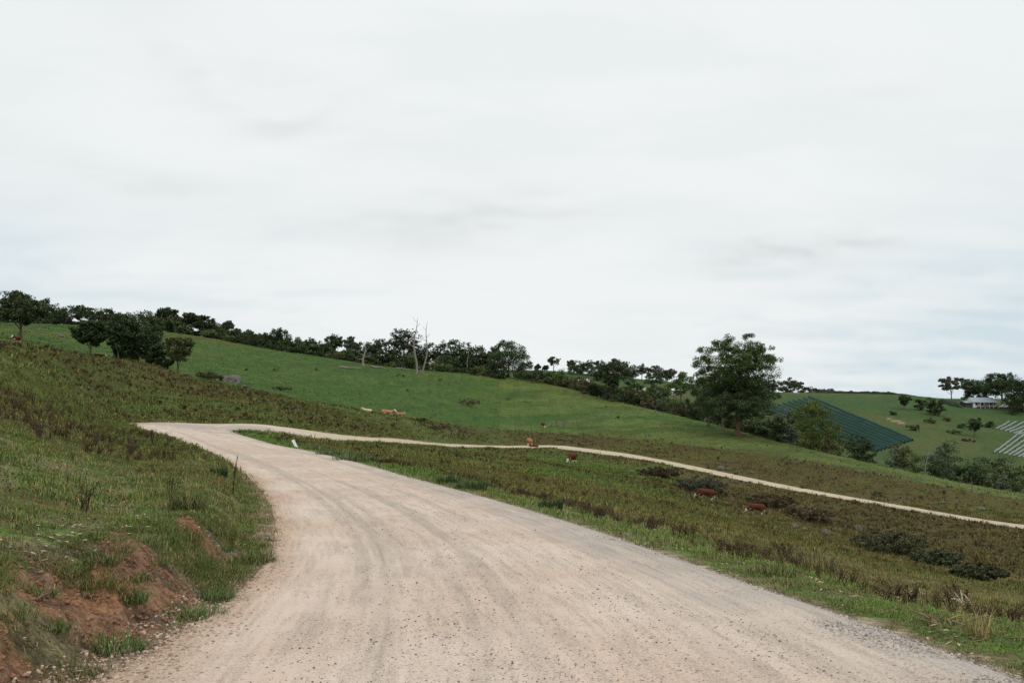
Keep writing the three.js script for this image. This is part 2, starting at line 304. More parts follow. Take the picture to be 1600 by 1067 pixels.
// ---------------------------------------------------------------- the ground sheet
function add(o) { scene.add(o); return o; }
const taken = {};
function numbered(name) { const n = taken[name] = (taken[name] ?? -1) + 1; return n ? name + '_' + String(n).padStart(3, '0') : name; }
function shade(o) { o.traverse((m) => { if (m.isMesh) { m.castShadow = true; m.receiveShadow = true; } }); return o; }
{
  const as = [];
  for (let a = -180; a < -46; a += 4) as.push(a);
  for (let a = -46; a < -28.6; a += 0.6) as.push(a);
  for (let a = -28.6; a < 28.6; a += 0.115) as.push(a);
  for (let a = 28.6; a < 46; a += 0.6) as.push(a);
  for (let a = 46; a <= 180.01; a += 4) as.push(Math.min(a, 180));
  if (as[as.length - 1] < 180) as.push(180);
  const rs = [0.4, 1.2, 2, 2.7];
  for (let r = 3.2; r < 60; r *= 1.0135) rs.push(r);
  for (let r = 60; r < 250; r += 0.62 + (r - 60) * 0.002) rs.push(r);
  for (let r = 250; r < 700; r *= 1.014) rs.push(r);
  for (let r = 700; r < 3700; r *= 1.05) rs.push(r);
  rs.push(6500);
  const na = as.length, nr = rs.length, pos = new Float32Array(na * nr * 3), col = new Float32Array(na * nr * 3), uv = new Float32Array(na * nr * 2), idx = [];
  for (let i = 0; i < na; i++) for (let j = 0; j < nr; j++) {
    const a = as[i] * Math.PI / 180, x = Math.sin(a) * rs[j], z = -Math.cos(a) * rs[j], g = ground(x, z), c = groundColor(g, x, z), k = i * nr + j;
    pos.set([x, g.h, z], k * 3); col.set(c.map((q) => q * 1.62), k * 3); uv.set([x / 5, z / 5], k * 2);
    if (i && j) idx.push(k - nr - 1, k - 1, k, k - nr - 1, k, k - nr);
  }
  const geo = new THREE.BufferGeometry();
  geo.setAttribute('position', new THREE.BufferAttribute(pos, 3)); geo.setAttribute('color', new THREE.BufferAttribute(col, 3)); geo.setAttribute('uv', new THREE.BufferAttribute(uv, 2));
  geo.setIndex(idx); geo.computeVertexNormals();
  const m = new THREE.Mesh(geo, new THREE.MeshPhysicalMaterial({ specularIntensity: 0.2, vertexColors: true, map: turfTex, bumpMap: turfBump, bumpScale: 0.03, roughness: 1 }));
  m.material.color.setRGB(1, 1, 1); m.name = 'ground'; m.userData = { kind: 'structure', label: 'rolling grassy hillsides and valley floor around the gravel road' }; m.receiveShadow = true; m.castShadow = true;
  add(m);
  console.log('ground', na, nr, idx.length / 3);
}
// ---------------------------------------------------------------- the gravel road
{
  const pos = [], col = [], uv = [], idx = [], NX = 56; let rows = 0, lastS = -9;
  const grav = srgb(215, 198, 184), grey = srgb(178, 170, 163), warm = srgb(208, 188, 172), dark = srgb(184, 171, 158);
  for (let i = 0; i < RS.length; i++) {
    const f = -RS[i][1], step = f < 30 ? 0.12 : 0.4; if (RL[i] - lastS < step && i < RS.length - 1) continue; lastS = RL[i];
    const A = RS[Math.max(0, i - 1)], B = RS[Math.min(RS.length - 1, i + 1)], l = Math.hypot(B[0] - A[0], B[1] - A[1]), nx = -(B[1] - A[1]) / l, nz = (B[0] - A[0]) / l, w = RS[i][2], far = f > 97;
    for (let j = 0; j <= NX; j++) {
      const q = (j / NX) * 2 - 1, o = q * (w + 0.75), x = RS[i][0] + nx * o, z = RS[i][1] + nz * o, s = RL[i], d = Math.abs(o) - w;
      let y = roadSurface(x, z) + 0.07 * (1 - (o / w) ** 2) * 0.6 + 0.02;
      // wheel ruts, the loose windrow on the right edge, edges running under the turf
      const rut = Math.exp(-(((Math.abs(o + 0.35) - 0.85) / 0.28) ** 2));
      y -= 0.022 * rut * (0.6 + 0.8 * fbm(s * 0.2, o, 2));
      y += 0.012 * (fbm(s * 0.7, o * 2.2, 3) - 0.5);
      const wind = f < 98 ? Math.exp(-(((o - w + 0.42) / 0.34) ** 2)) : 0; y += 0.055 * wind * (0.4 + fbm(s * 1.3, 4, 3));
      y -= 0.24 * sstep(-0.05, 0.75, d);
      const st = fbm(o * 3.1 + 2, s * 0.045, 4), st2 = fbm(o * 9 + 30, s * 0.03, 3), pt = fbm(x * 0.35, z * 0.35, 4);
      let c = mix3(grav, warm, sstep(0.4, 0.66, pt)); if (far) c = srgb(206, 192, 168); c = mix3(c, dark, 0.75 * sstep(0.5, 0.7, st * 0.65 + st2 * 0.35)); c = mix3(c, grey, (f < 98 ? 0.85 : 0.1) * sstep(-1.25, -0.25, o - w + (st - 0.5) * 1.1 + (vnoise(s * 1.2, 3) - 0.5) * 0.4));
      if (f > 72 && f < 97) c = mix3(c, grey, 0.6 * sstep(0.45, 0.6, pt));
      if (o < 0) c = mix3(c, srgb(190, 160, 134), 0.6 * sstep(-0.55, 0.0, d + (pt - 0.5) * 0.6));
      pos.push(x, y, z); col.push(c[0] * 1.12, c[1] * 1.12, c[2] * 1.12); uv.push(o / 7, s / 7);
      if (rows && j) { const k = rows * (NX + 1) + j; idx.push(k - NX - 2, k, k - 1, k - NX - 2, k - NX - 1, k); }
    }
    rows++;
  }
  const geo = new THREE.BufferGeometry(); geo.setAttribute('position', new THREE.Float32BufferAttribute(pos, 3)); geo.setAttribute('color', new THREE.Float32BufferAttribute(col, 3)); geo.setAttribute('uv', new THREE.Float32BufferAttribute(uv, 2)); geo.setIndex(idx); geo.computeVertexNormals();
  const m = new THREE.Mesh(geo, new THREE.MeshPhysicalMaterial({ specularIntensity: 0.3, vertexColors: true, map: gravelTex, bumpMap: gravelBump, bumpScale: 0.018, roughness: 1 }));
  m.name = 'road'; m.userData = { kind: 'structure', label: 'pale gravel road bending left then crossing the valley' }; m.receiveShadow = true; m.castShadow = true; add(m);
  console.log('road', idx.length / 3);
}
// ---------------------------------------------------------------- geometry builder: positions, colours, faces
class GB {
  constructor() { this.p = []; this.c = []; this.i = []; }
  v(x, y, z, c) { this.p.push(x, y, z); this.c.push(c[0], c[1], c[2]); return this.p.length / 3 - 1; }
  tri(a, b, c) { this.i.push(a, b, c); }
  quad(a, b, c, d) { this.i.push(a, b, c, a, c, d); }
  // tapered tube through points with radii
  tube(pts, rad, sides, c) {
    let prev = null, ref = new THREE.Vector3(0.31, 0.2, 0.93);
    for (let k = 0; k < pts.length; k++) {
      const t = new THREE.Vector3().subVectors(pts[Math.min(k + 1, pts.length - 1)], pts[Math.max(k - 1, 0)]).normalize();
      const a = new THREE.Vector3().crossVectors(t, Math.abs(t.dot(ref)) > 0.95 ? new THREE.Vector3(1, 0, 0) : ref).normalize(), b = new THREE.Vector3().crossVectors(t, a), ring = [];
      for (let s = 0; s < sides; s++) { const q = (s / sides) * 2 * Math.PI, r = rad[k]; ring.push(this.v(pts[k].x + (a.x * Math.cos(q) + b.x * Math.sin(q)) * r, pts[k].y + (a.y * Math.cos(q) + b.y * Math.sin(q)) * r, pts[k].z + (a.z * Math.cos(q) + b.z * Math.sin(q)) * r, c)); }
      if (prev) for (let s = 0; s < sides; s++) this.quad(prev[s], prev[(s + 1) % sides], ring[(s + 1) % sides], ring[s]);
      prev = ring;
    }
    const e = pts[pts.length - 1], m = this.v(e.x, e.y, e.z, c); for (let s = 0; s < sides; s++) this.tri(prev[s], prev[(s + 1) % sides], m);
  }
  // a leaf: a bent lozenge
  leaf(x, y, z, L, w, r, droop, c) {
    const a = r() * 6.283, up = (r() - 0.5) * 2 - droop, cl = 1 / Math.hypot(1, up), d = [Math.cos(a) * cl, up * cl, Math.sin(a) * cl], t = r() * 6.283;
    let s = [-Math.sin(a) * Math.cos(t) , Math.sin(t), Math.cos(a) * Math.cos(t)];
    const A = this.v(x - d[0] * L / 2, y - d[1] * L / 2, z - d[2] * L / 2, c), B = this.v(x + s[0] * w / 2, y + s[1] * w / 2, z + s[2] * w / 2, c), D = this.v(x + d[0] * L / 2, y + d[1] * L / 2, z + d[2] * L / 2, c), E = this.v(x - s[0] * w / 2, y - s[1] * w / 2, z - s[2] * w / 2, c);
    this.quad(A, B, D, E);
  }
  // a grass blade from the ground, bending over
  blade(x, z, L, w, az, lean, c) {
    const dx = Math.cos(az), dz = Math.sin(az), px = -dz * w / 2, pz = dx * w / 2, h1 = L * 0.55 * Math.cos(lean * 0.5), o1 = L * 0.55 * Math.sin(lean * 0.5), h2 = h1 + L * 0.45 * Math.cos(lean * 1.5), o2 = o1 + L * 0.45 * Math.sin(lean * 1.5);
    const a = this.v(x - px, -0.02, z - pz, c), b = this.v(x + px, -0.02, z + pz, c), e = this.v(x + dx * o1 + px * 0.8, h1, z + dz * o1 + pz * 0.8, c), d = this.v(x + dx * o1 - px * 0.8, h1, z + dz * o1 - pz * 0.8, c), t = this.v(x + dx * o2, h2, z + dz * o2, c);
    this.quad(a, b, e, d); this.tri(d, e, t);
  }
  build() { const g = new THREE.BufferGeometry(); g.setAttribute('position', new THREE.Float32BufferAttribute(this.p, 3)); g.setAttribute('color', new THREE.Float32BufferAttribute(this.c, 3)); g.setIndex(this.i); g.computeVertexNormals(); return g; }
}
const V = (x, y, z) => new THREE.Vector3(x, y, z);
const M = {
  leaf: new THREE.MeshPhysicalMaterial({ specularIntensity: 0.25, vertexColors: true, roughness: 0.95, side: THREE.DoubleSide }),
  grass: new THREE.MeshPhysicalMaterial({ specularIntensity: 0.25, vertexColors: true, roughness: 0.92, side: THREE.DoubleSide }),
  bark: new THREE.MeshPhysicalMaterial({ specularIntensity: 0.25, vertexColors: true, roughness: 0.95, side: THREE.DoubleSide }),
  stone: new THREE.MeshPhysicalMaterial({ specularIntensity: 0.25, vertexColors: true, roughness: 0.95 }),
};
function tag(o, label, category, group, kind) { o.userData.label = label; if (category) o.userData.category = category; if (group) o.userData.group = group; if (kind) o.userData.kind = kind; return o; }
function thing(name, label, category, pos, turn = 0, group) { const o = new THREE.Group(); o.name = numbered(name); o.position.copy(pos); o.rotation.y = turn; tag(o, label, category, group); scene.add(o); return o; }
function part(name, geo, mat, parent) { const m = new THREE.Mesh(geo, mat); m.name = name; m.castShadow = m.receiveShadow = true; parent.add(m); return m; }
function inst(name, geo, mat, list, label) { // list of [x,y,z,turn,sx,sy,color,tiltx,tiltz]
  const m = new THREE.InstancedMesh(geo, mat, list.length), o = new THREE.Object3D(), c = new THREE.Color();
  list.forEach(([x, y, z, t, sx, sy, col, tx = 0, tz = 0], k) => { o.position.set(x, y, z); o.rotation.set(tx, t, tz); o.scale.set(sx, sy, sx); o.updateMatrix(); m.setMatrixAt(k, o.matrix); c.setRGB(col[0], col[1], col[2]); m.setColorAt(k, c); });
  m.name = numbered(name); m.castShadow = m.receiveShadow = true; tag(m, label, null, null, 'stuff'); scene.add(m); return m;
}
// ---------------------------------------------------------------- grass
function tuftGeo(seed, n, L, spread, w, lean) {
  const r = rngOf(seed), g = new GB();
  for (let i = 0; i < n; i++) { const a = r() * 6.283, q = Math.sqrt(r()) * spread, t = 0.6 + 0.8 * r(), dry = r() < 0.16 ? [1.5 * t, 1.15 * t, 1.1 * t] : [t * (0.85 + 0.3 * r()), t, t * 0.95]; g.blade(Math.cos(a) * q, Math.sin(a) * q, L * (0.4 + 0.8 * r()), w * (0.7 + 0.6 * r()), r() < 0.4 ? a + (r() - 0.5) : r() * 6.283, lean * (0.15 + r()), dry); }
  return g.build();
}
const R1 = rngOf(101);
const greens = [srgb(80, 104, 50), srgb(92, 110, 56), srgb(68, 92, 46), srgb(112, 114, 66), srgb(136, 122, 84)];
const inRoadside = (g) => g.side > 0 && g.f < 98;
{
  const bands = [
    // r0, r1, per m2, blades, length, spread, width, lean
    [4.2, 15, 150, 13, 0.085, 0.10, 0.005, 2.0], [15, 36, 60, 13, 0.11, 0.17, 0.0095, 1.8], [36, 80, 15, 13, 0.2, 0.3, 0.022, 1.2], [80, 150, 4.2, 14, 0.32, 0.6, 0.05, 0.9], [150, 330, 0.9, 14, 0.34, 1.0, 0.09, 1.0]];
  const fields = ['short green turf on the near bank and verges', 'green turf along the road beyond the near bank', 'rough grass on the slopes either side of the road', 'rough pasture grass around the bend and gully', 'short pasture grass on the far hillside'];
  bands.forEach(([r0, r1, den, nb, L, sp, w, lean], bi) => {
    const A = 0.515, area = (r1 * r1 - r0 * r0) * A, N = Math.floor(area * den), lists = [[], [], []];
    for (let k = 0; k < N; k++) {
      const R = Math.sqrt(r0 * r0 + R1() * (r1 * r1 - r0 * r0)), a = (R1() * 2 - 1) * A, x = Math.sin(a) * R, z = -Math.cos(a) * R, q1 = R1(), q2 = R1(), q3 = R1(), q4 = R1();
      const g = ground(x, z);
      if (g.d < 0.12 || g.kf > 13.6) continue;
      const m = fbm(x * 0.9, z * 0.9 + 30, 4);
      if (g.d < 0.75 && fbm(x * 1.7, z * 1.7 + 4, 3) < (g.side < 0 && g.f < 30 ? 0.5 : 0.47) - g.d * 0.3) continue;
      if (g.soil > 0.25 && q1 < 0.985 - (fbm(x * 1.3 + 8, z * 1.3, 2) > 0.62 ? 0.5 : 0)) continue;
      if (m > 0.54 && q1 < 0.55) continue; if (g.R < 30 && q2 < 0.65 && fbm(x * 2.7 + 6, z * 2.7, 3) > 0.6) continue;
      const wd = weedy(g, x, z); if (q2 < wd * 0.5) continue;
      let c = groundColor(g, x, z); const alt = greens[Math.floor(Math.pow(q3, 1.35) * 5)];
      const dryT = g.R < 40 && q4 > 0.8 ? 1 : 0; c = mix3(c, alt, g.kf > 10.1 ? 0.2 : g.R < 25 ? 0.55 : 0.25); if (dryT) c = mix3(c, srgb(140, 122, 90), 0.6); if (inRoadside(g) && g.d < 3.5 && !dryT) c = mix3(c, srgb(78, 112, 48), 0.45); const t = 0.8 + 0.55 * q2; c = [c[0] * t, c[1] * t, c[2] * t];
      const clump = 0.25 + 1.35 * fbm(x * 1.1 + 3, z * 1.1, 3), pas = g.kf > 10.1 ? 0.42 : 1;
      lists[Math.floor(q3 * 2.999)].push([x, g.h, z, q4 * 6.283, (0.8 + 0.5 * q1) * (0.6 + clump * 0.5), (0.5 + 0.6 * q2) * clump * pas, c]);
    }
    if (bi === 0) for (let k = 0; k < 30000; k++) { // the steep bank face carries turf too
      const x = -1.8 - R1() * 4.2, z = -3.4 - R1() ** 1.6 * 14, q1 = R1(), q2 = R1(), q3 = R1(), q4 = R1(), g = ground(x, z);
      if (g.side > 0 || g.d < 0.22 || g.d > 1.5) continue;
      if (g.soil > 0.12 && q1 < 0.99 - (fbm(x * 1.3 + 8, z * 1.3, 2) > 0.62 ? 0.4 : 0)) continue;
      if (fbm(x * 1.7, z * 1.7 + 4, 3) < 0.53 - g.d * 0.15) continue;
      const c = mix3(mix3(C.lush, C.olive, q1), greens[Math.floor(q3 * 5)], 0.6), t = 0.75 + 0.5 * q4; lists[Math.floor(q3 * 2.999)].push([x, g.h - 0.01, z, q4 * 6.283, 0.9 + 0.5 * q1, 0.5 + 0.9 * q2, c.map((w) => w * t), 0.2 * (q2 - 0.5), -0.5 * q1]);
    }
    const all = lists.map((l, v) => [tuftGeo(900 + bi * 7 + v, nb, L, sp, w, lean), l]);
    all.forEach(([geo, l], v) => inst('grass', geo, M.grass, l, fields[bi]));
  });
}
// ---------------------------------------------------------------- dead brown weeds standing in the grass
function weedGeo(seed, n, H, leaves, ls) {
  const r = rngOf(seed), g = new GB();
  for (let i = 0; i < n; i++) {
    const a = r() * 6.283, l = 0.15 + 0.35 * r(), h = H * (0.6 + 0.4 * r()), c = [0.75 + 0.3 * r(), 0.75 + 0.25 * r(), 0.75 + 0.2 * r()], p0 = V((r() - 0.5) * 0.12, -0.03, (r() - 0.5) * 0.12), p1 = V(p0.x + Math.cos(a) * l * h * 0.4, h * 0.55, p0.z + Math.sin(a) * l * h * 0.4), p2 = V(p0.x + Math.cos(a) * l * h, h, p0.z + Math.sin(a) * l * h);
    g.tube([p0, p1, p2], [0.007 * ls, 0.005 * ls, 0.002 * ls], 3, c);
    for (let k = 0; k < leaves; k++) { const t = 0.35 + 0.65 * r(), q = t < 0.55 ? p0.clone().lerp(p1, t / 0.55) : p1.clone().lerp(p2, (t - 0.55) / 0.45), s = 0.06 * H * ls, b = 0.7 + 0.8 * r(); g.leaf(q.x + (r() - 0.5) * s * 2.4, q.y + (r() - 0.5) * s * 2, q.z + (r() - 0.5) * s * 2.4, s * (1 + r()), s * 0.55, r, -0.2, [c[0] * b, c[1] * b, c[2] * b]); }
  }
  return g.build();
}
{
  const r = rngOf(202), N = [[11, 32, 4.2, 0.5, 1], [32, 75, 2.6, 0.5, 1.5], [75, 240, 0.9, 0.55, 2.4]];
  const names = ['dead brown weeds standing on the near slopes', 'dead brown weeds in bands beside the road', 'dark brown weeds covering the hillside beyond the bend'];
  N.forEach(([r0, r1, den, H, ls], bi) => {
    const A = 0.515, n = Math.floor((r1 * r1 - r0 * r0) * A * den), lists = [[], [], []];
    for (let k = 0; k < n; k++) {
      const R = Math.sqrt(r0 * r0 + r() * (r1 * r1 - r0 * r0)), a = (r() * 2 - 1) * A, x = Math.sin(a) * R, z = -Math.cos(a) * R, q1 = r(), q2 = r(), q3 = r(), g = ground(x, z);
      if (g.d < 0.6 || g.soil > 0.1) continue;
      if (q1 > weedy(g, x, z) * (g.side > 0 && g.f < 45 ? 0.9 : 1.05) + 0.012) continue;
      const c = mix3(mix3(srgb(92, 74, 53), srgb(62, 51, 40), q2), srgb(96, 94, 54), q3 < 0.3 ? 0.8 : 0);
      lists[Math.floor(q3 * 2.999)].push([x, g.h, z, q2 * 6.283, 0.8 + 0.5 * q3, (0.42 + 0.5 * q2) * (g.side > 0 && g.f < 50 ? 0.68 : 1) * (bi === 2 ? 0.9 : 1) + 0.08 * q3, c]);
    }
    lists.forEach((l, v) => inst('weeds', weedGeo(300 + bi * 5 + v, bi ? 6 : 7, H, bi ? 9 : 12, ls), M.grass, l, names[bi]));
  });
}
// ---------------------------------------------------------------- loose stones, bark and leaf litter
function pebbleGeo(seed) { const g = new THREE.IcosahedronGeometry(1, 0), r = rngOf(seed), p = g.attributes.position, m = {}; for (let i = 0; i < p.count; i++) { const k = [p.getX(i), p.getY(i), p.getZ(i)].map((q) => q.toFixed(2)).join(); m[k] ??= 0.7 + 0.5 * r(); p.setXYZ(i, p.getX(i) * m[k], p.getY(i) * m[k] * 0.65, p.getZ(i) * m[k]); } g.deleteAttribute('uv'); g.computeVertexNormals(); g.setAttribute('color', new THREE.Float32BufferAttribute(new Float32Array(p.count * 3).fill(1), 3)); return g; }
{
  const r = rngOf(303), A = 0.53, road = [[], []], wind = [[], []], bank = [[], []], litter = [];
  const tones = [srgb(150, 140, 132), srgb(120, 112, 106), srgb(200, 190, 178), srgb(100, 92, 88), srgb(178, 160, 142)];
  const surf = (x, z) => roadSurface(x, z) + 0.055;
  for (let k = 0; k < 130000; k++) {
    const R = 5 * Math.pow(40 / 5, r()), a = (r() * 2 - 1) * A, x = Math.sin(a) * R, z = -Math.cos(a) * R, q = r(), q2 = r(), q3 = r(), q4 = r(), [d, side, s, hw] = roadAt(x, z), t = tones[Math.floor(q * 5)];
    if (d < -1.0) { if (q2 < 0.26) { const o = d, sz = (0.003 + 0.008 * q3 ** 5) * Math.min(1.5, 0.8 + R / 25); const oo = side * (d + hw), ry = 0.042 * (1 - (oo / hw) ** 2) + 0.021 - 0.022 * Math.exp(-(((Math.abs(oo + 0.35) - 0.85) / 0.28) ** 2)); road[k & 1].push([x, roadSurface(x, z) + ry, z, q4 * 6, sz, sz, t, q, q2]); } }
    else if (side > 0 && d < 0.25) { const sz = (0.004 + 0.009 * q3 ** 3) * Math.min(1.9, 0.8 + R / 20); if (q2 < 0.9) wind[k & 1].push([x, roadSurface(x, z) + 0.05 * Math.exp(-(((d + 0.42) / 0.34) ** 2)) + 0.02 - 0.2 * sstep(-0.05, 0.75, d), z, q4 * 6, sz, sz, mix3(t, srgb(168, 160, 152), 0.45), q, q2]); }
    else if (side < 0 && d > -0.6 && d < 0.45) { const sz = 0.005 + 0.018 * q3 ** 2.5, g = ground(x, z); bank[k & 1].push([x, Math.max(g.h, roadSurface(x, z) - 0.24 * sstep(-0.05, 0.75, d) + 0.02), z, q4 * 6, sz, sz, mix3(t, srgb(176, 140, 112), 0.4), q, q2]); }
  }
  for (let k = 0; k < 90000; k++) { // clods on the cut faces
    const x = -2 - r() * 4, z = -3.5 - r() * 11, q = r(), g = ground(x, z); if (g.soil < 0.3) { r(); continue; }
    const sz = 0.0035 + 0.02 * r() ** 6; bank[k & 1].push([x, g.h, z, q * 6, sz, sz, mix3(srgb(150, 108, 82), srgb(104, 84, 68), q), q, 0]);
  }
  const P0 = pebbleGeo(5), P1 = pebbleGeo(8);
  road.forEach((l, i) => inst('gravel', i ? P1 : P0, M.stone, l, 'small loose stones scattered on the road surface'));
  wind.forEach((l, i) => inst('gravel', i ? P1 : P0, M.stone, l, 'grey loose gravel heaped along the right road edge'));
  bank.forEach((l, i) => inst('soil_clods', i ? P1 : P0, M.stone, l, 'stones and red soil clods along the left road edge'));
  const lg = new GB(); { const c = [1, 1, 1], a = lg.v(-0.5, 0, 0, c), b = lg.v(-0.1, 0.08, 0.16, c), e = lg.v(0.5, 0.02, 0.03, c), d = lg.v(-0.05, 0.1, -0.14, c); lg.quad(a, b, e, d); }
  for (let k = 0; k < 60000; k++) {
    const R = 5 + 25 * r() * r(), a = (r() * 2 - 1) * A, x = Math.sin(a) * R, z = -Math.cos(a) * R, q = r(), q2 = r(), q3 = r(), g = ground(x, z); if (g.d < -0.1 || g.d > 14) continue;
    if (fbm(x * 0.9, z * 0.9 + 30, 4) < 0.44 + 0.12 * q) continue;
    litter.push([x, g.h + 0.012 + 0.03 * q3, z, q2 * 6.28, 0.025 + 0.045 * q3, 0.04, mix3(mix3(srgb(150, 128, 104), srgb(104, 84, 66), q), srgb(178, 160, 138), q3 > 0.85 ? 1 : 0), (q - 0.5) * 0.9, (q2 - 0.5) * 0.9]);
  }
  inst('leaf_litter', lg.build(), M.grass, litter, 'dry fallen leaves and bark lying in the turf');
}
// ---------------------------------------------------------------- trees
const FOL = { gum: srgb(74, 86, 58), dark: srgb(66, 78, 51), olive: srgb(88, 96, 60), bright: srgb(92, 112, 60), lime: srgb(98, 108, 54), round: srgb(88, 102, 52), big: srgb(82, 102, 56), grey: srgb(92, 96, 82), brown: srgb(92, 84, 62), thorn: srgb(80, 84, 60) };
// H height, W width; o: crown foot (share of H), clusters, leaves, leaf size, spread of clusters, fol, bark, lean
function treeGeo(seed, H, W, o) {
  const r = rngOf(seed), tr = new GB(), cr = new GB(), base = o.foot ?? 0.25, N = o.n ?? 22, per = (o.leaves ?? 90) * (o.more ?? 1), ls = o.leaf ?? 0.4, tint = 0.82 + 0.4 * r(), fol = FOL[o.fol ?? 'gum'].map((q, k) => q * (k === 0 ? tint * (0.9 + 0.2 * r()) : tint)), bk = o.bark ?? srgb(104, 92, 80);
  const cy = (base + 1) / 2 * H, ry = (1 - base) / 2 * H, rx = W / 2, lean = o.lean ?? 0;
  const rc0 = (o.rc ?? 0.3) * Math.min(rx, ry * 1.3);
  const cl = [];
  for (let tries = 0; cl.length < N && tries < N * 60; tries++) {
    const a = r() * 6.283, y = 1 - 2 * Math.pow(r(), o.top ?? 1.15), s = Math.sqrt(Math.max(0, 1 - y * y)), q = Math.pow(r(), 0.42);
    const rc = rc0 * (0.7 + 0.6 * r());
    const yy = Math.max(base * H + rc * 0.4, cy + y * q * (ry - rc * 0.6)), narrow = o.cone ? 1 - 0.5 * (yy / H) : 1;
    const c = V(Math.cos(a) * s * q * (rx - rc * 0.8) * narrow + lean * (yy / H) * W, yy, Math.sin(a) * s * q * (rx - rc * 0.8) * narrow);
    if (cl.every((k) => k.c.distanceTo(c) > (k.rc + rc) * (o.gap ?? 0.55) * (1 - tries / (N * 90)))) cl.push({ c, rc });
  }
  // stretch the clusters to fill the measured height and width
  { let top = 0, ext = 0; for (const k of cl) { top = Math.max(top, k.c.y + k.rc * 0.75); ext = Math.max(ext, Math.hypot(k.c.x - lean * (k.c.y / H) * W, k.c.z) + k.rc * 0.75); } const sy = (H * 1.0 - base * H) / Math.max(0.3, top - base * H), sx = Math.min(1.6, (W / 2) / Math.max(0.2, ext)) * 1.06; for (const k of cl) { k.c.y = base * H + (k.c.y - base * H) * Math.min(1.7, sy); k.c.x *= sx; k.c.z *= sx; k.rc *= Math.min(1.25, Math.sqrt(sx * Math.min(1.7, sy))); }
    if (base < 0.13) { let lo = 1e9; for (const k of cl) lo = Math.min(lo, k.c.y - k.rc * 0.45); if (lo > -0.05 * H) for (const k of cl) k.c.y -= (lo + 0.05 * H) * (1 - k.c.y / H); } }
  // trunk and limbs
  const tt = o.trunkTop ?? Math.min(0.75, base + 0.38), R0 = o.r0 ?? H * 0.021 + 0.04, wob = V((r() - 0.5) * 0.06 * H, 0, (r() - 0.5) * 0.06 * H);
  const trunkAt = (t) => V(wob.x * Math.sin(t * 2.6) + lean * t * t * W, t * H, wob.z * Math.sin(t * 3.1));
  const pts = [], rad = []; for (let k = 0; k <= 7; k++) { const t = (k / 7) * tt; pts.push(trunkAt(t)); rad.push(R0 * (1 - 0.72 * k / 7) * (k === 0 ? 1.5 : k === 1 ? 1.1 : 1)); }
  pts[0].y = -0.4; if (o.trunk !== false) tr.tube(pts, rad, 7, bk);
  // main limbs to clusters spread far apart, lesser branches from the nearest limb
  const nL = Math.min(cl.length, o.limbs ?? 7), heads = [cl[0]]; while (heads.length < nL) { let bd = -1, bc = null; for (const k of cl) { const d = Math.min(...heads.map((h) => h.c.distanceTo(k.c))); if (d > bd) { bd = d; bc = k; } } heads.push(bc); }
  const limbs = [];
  for (const { c, rc } of heads) {
    const t0 = Math.min(tt * 0.97, Math.max(base * 0.6, (c.y / H) * (0.3 + 0.3 * r()))), a = trunkAt(t0), m = a.clone().lerp(c, 0.5); m.y += (o.arch ?? 0.08) * (c.y - a.y) + 0.04 * H * (r() - 0.4); m.x += (r() - 0.5) * rc; m.z += (r() - 0.5) * rc;
    const rr = R0 * (0.3 + 0.16 * r()); tr.tube([a, m, c], [rr, rr * 0.6, rr * 0.16], 5, bk); limbs.push([a, m, c, rr]);
  }
  for (const { c, rc } of cl) {
    if (!heads.some((h) => h.c === c)) { let bd = 1e9, bp = null, br = 0; for (const [a, m, e, rr] of limbs) for (const q of [0.15, 0.4, 0.65, 0.85]) { const p = q < 0.5 ? a.clone().lerp(m, q * 2) : m.clone().lerp(e, q * 2 - 1), d = p.distanceTo(c) + (p.y > c.y ? (p.y - c.y) * 1.5 : 0); if (d < bd) { bd = d; bp = p; br = rr * (0.6 - 0.45 * q); } } const m = bp.clone().lerp(c, 0.5).add(V((r() - 0.5) * rc * 0.5, rc * 0.2, (r() - 0.5) * rc * 0.5)); tr.tube([bp, m, c], [br, br * 0.6, br * 0.2], 4, bk); }
    const tone = 0.75 + 0.5 * r(), n = Math.round(per * (0.7 + 0.6 * r()));
    // several sprays in each cluster
    const sub = []; for (let k = 0; k < 5; k++) { const a2 = r() * 6.283, y = r() * 1.5 - 0.55, q = rc * (0.35 + 0.4 * r()); sub.push([Math.cos(a2) * q, y * rc * 0.55, Math.sin(a2) * q]); }
    for (let k = 0; k < n; k++) {
      const s = sub[k % 5], a2 = r() * 6.283, y = 2 * r() - 1, q = rc * 0.52 * Math.pow(r(), 0.45), h = Math.sqrt(1 - y * y), t = tone * (0.65 + 0.7 * r()), yel = 1 + 0.25 * (r() - 0.5);
      cr.leaf(c.x + s[0] + Math.cos(a2) * h * q, c.y + s[1] + y * q * 0.72, c.z + s[2] + Math.sin(a2) * h * q, ls * (0.7 + 0.8 * r()), ls * (0.45 + 0.4 * r()), r, 0.25, [fol[0] * t * yel, fol[1] * t, fol[2] * t]);
    }
  }
  return { trunk: tr.build(), crown: cr.build() };
}
let treeSeed = 1000;
function tree(name, label, u, z, vTop, wpx, o = {}, group) {
  const b = at(u, z), topY = P(u, vTop, z).y, H = Math.max(1.2, topY - b.y), W = (wpx * z) / FOC, g = treeGeo(o.seed ?? treeSeed++, H, W, o);
  const t = thing(name, label, o.cat ?? 'tree', b, (treeSeed * 1.7) % 6.28, group);
  if (o.lean) t.rotation.y = 0;
  part('trunk', g.trunk, M.bark, t); part('crown', g.crown, M.leaf, t);
  return t;
}
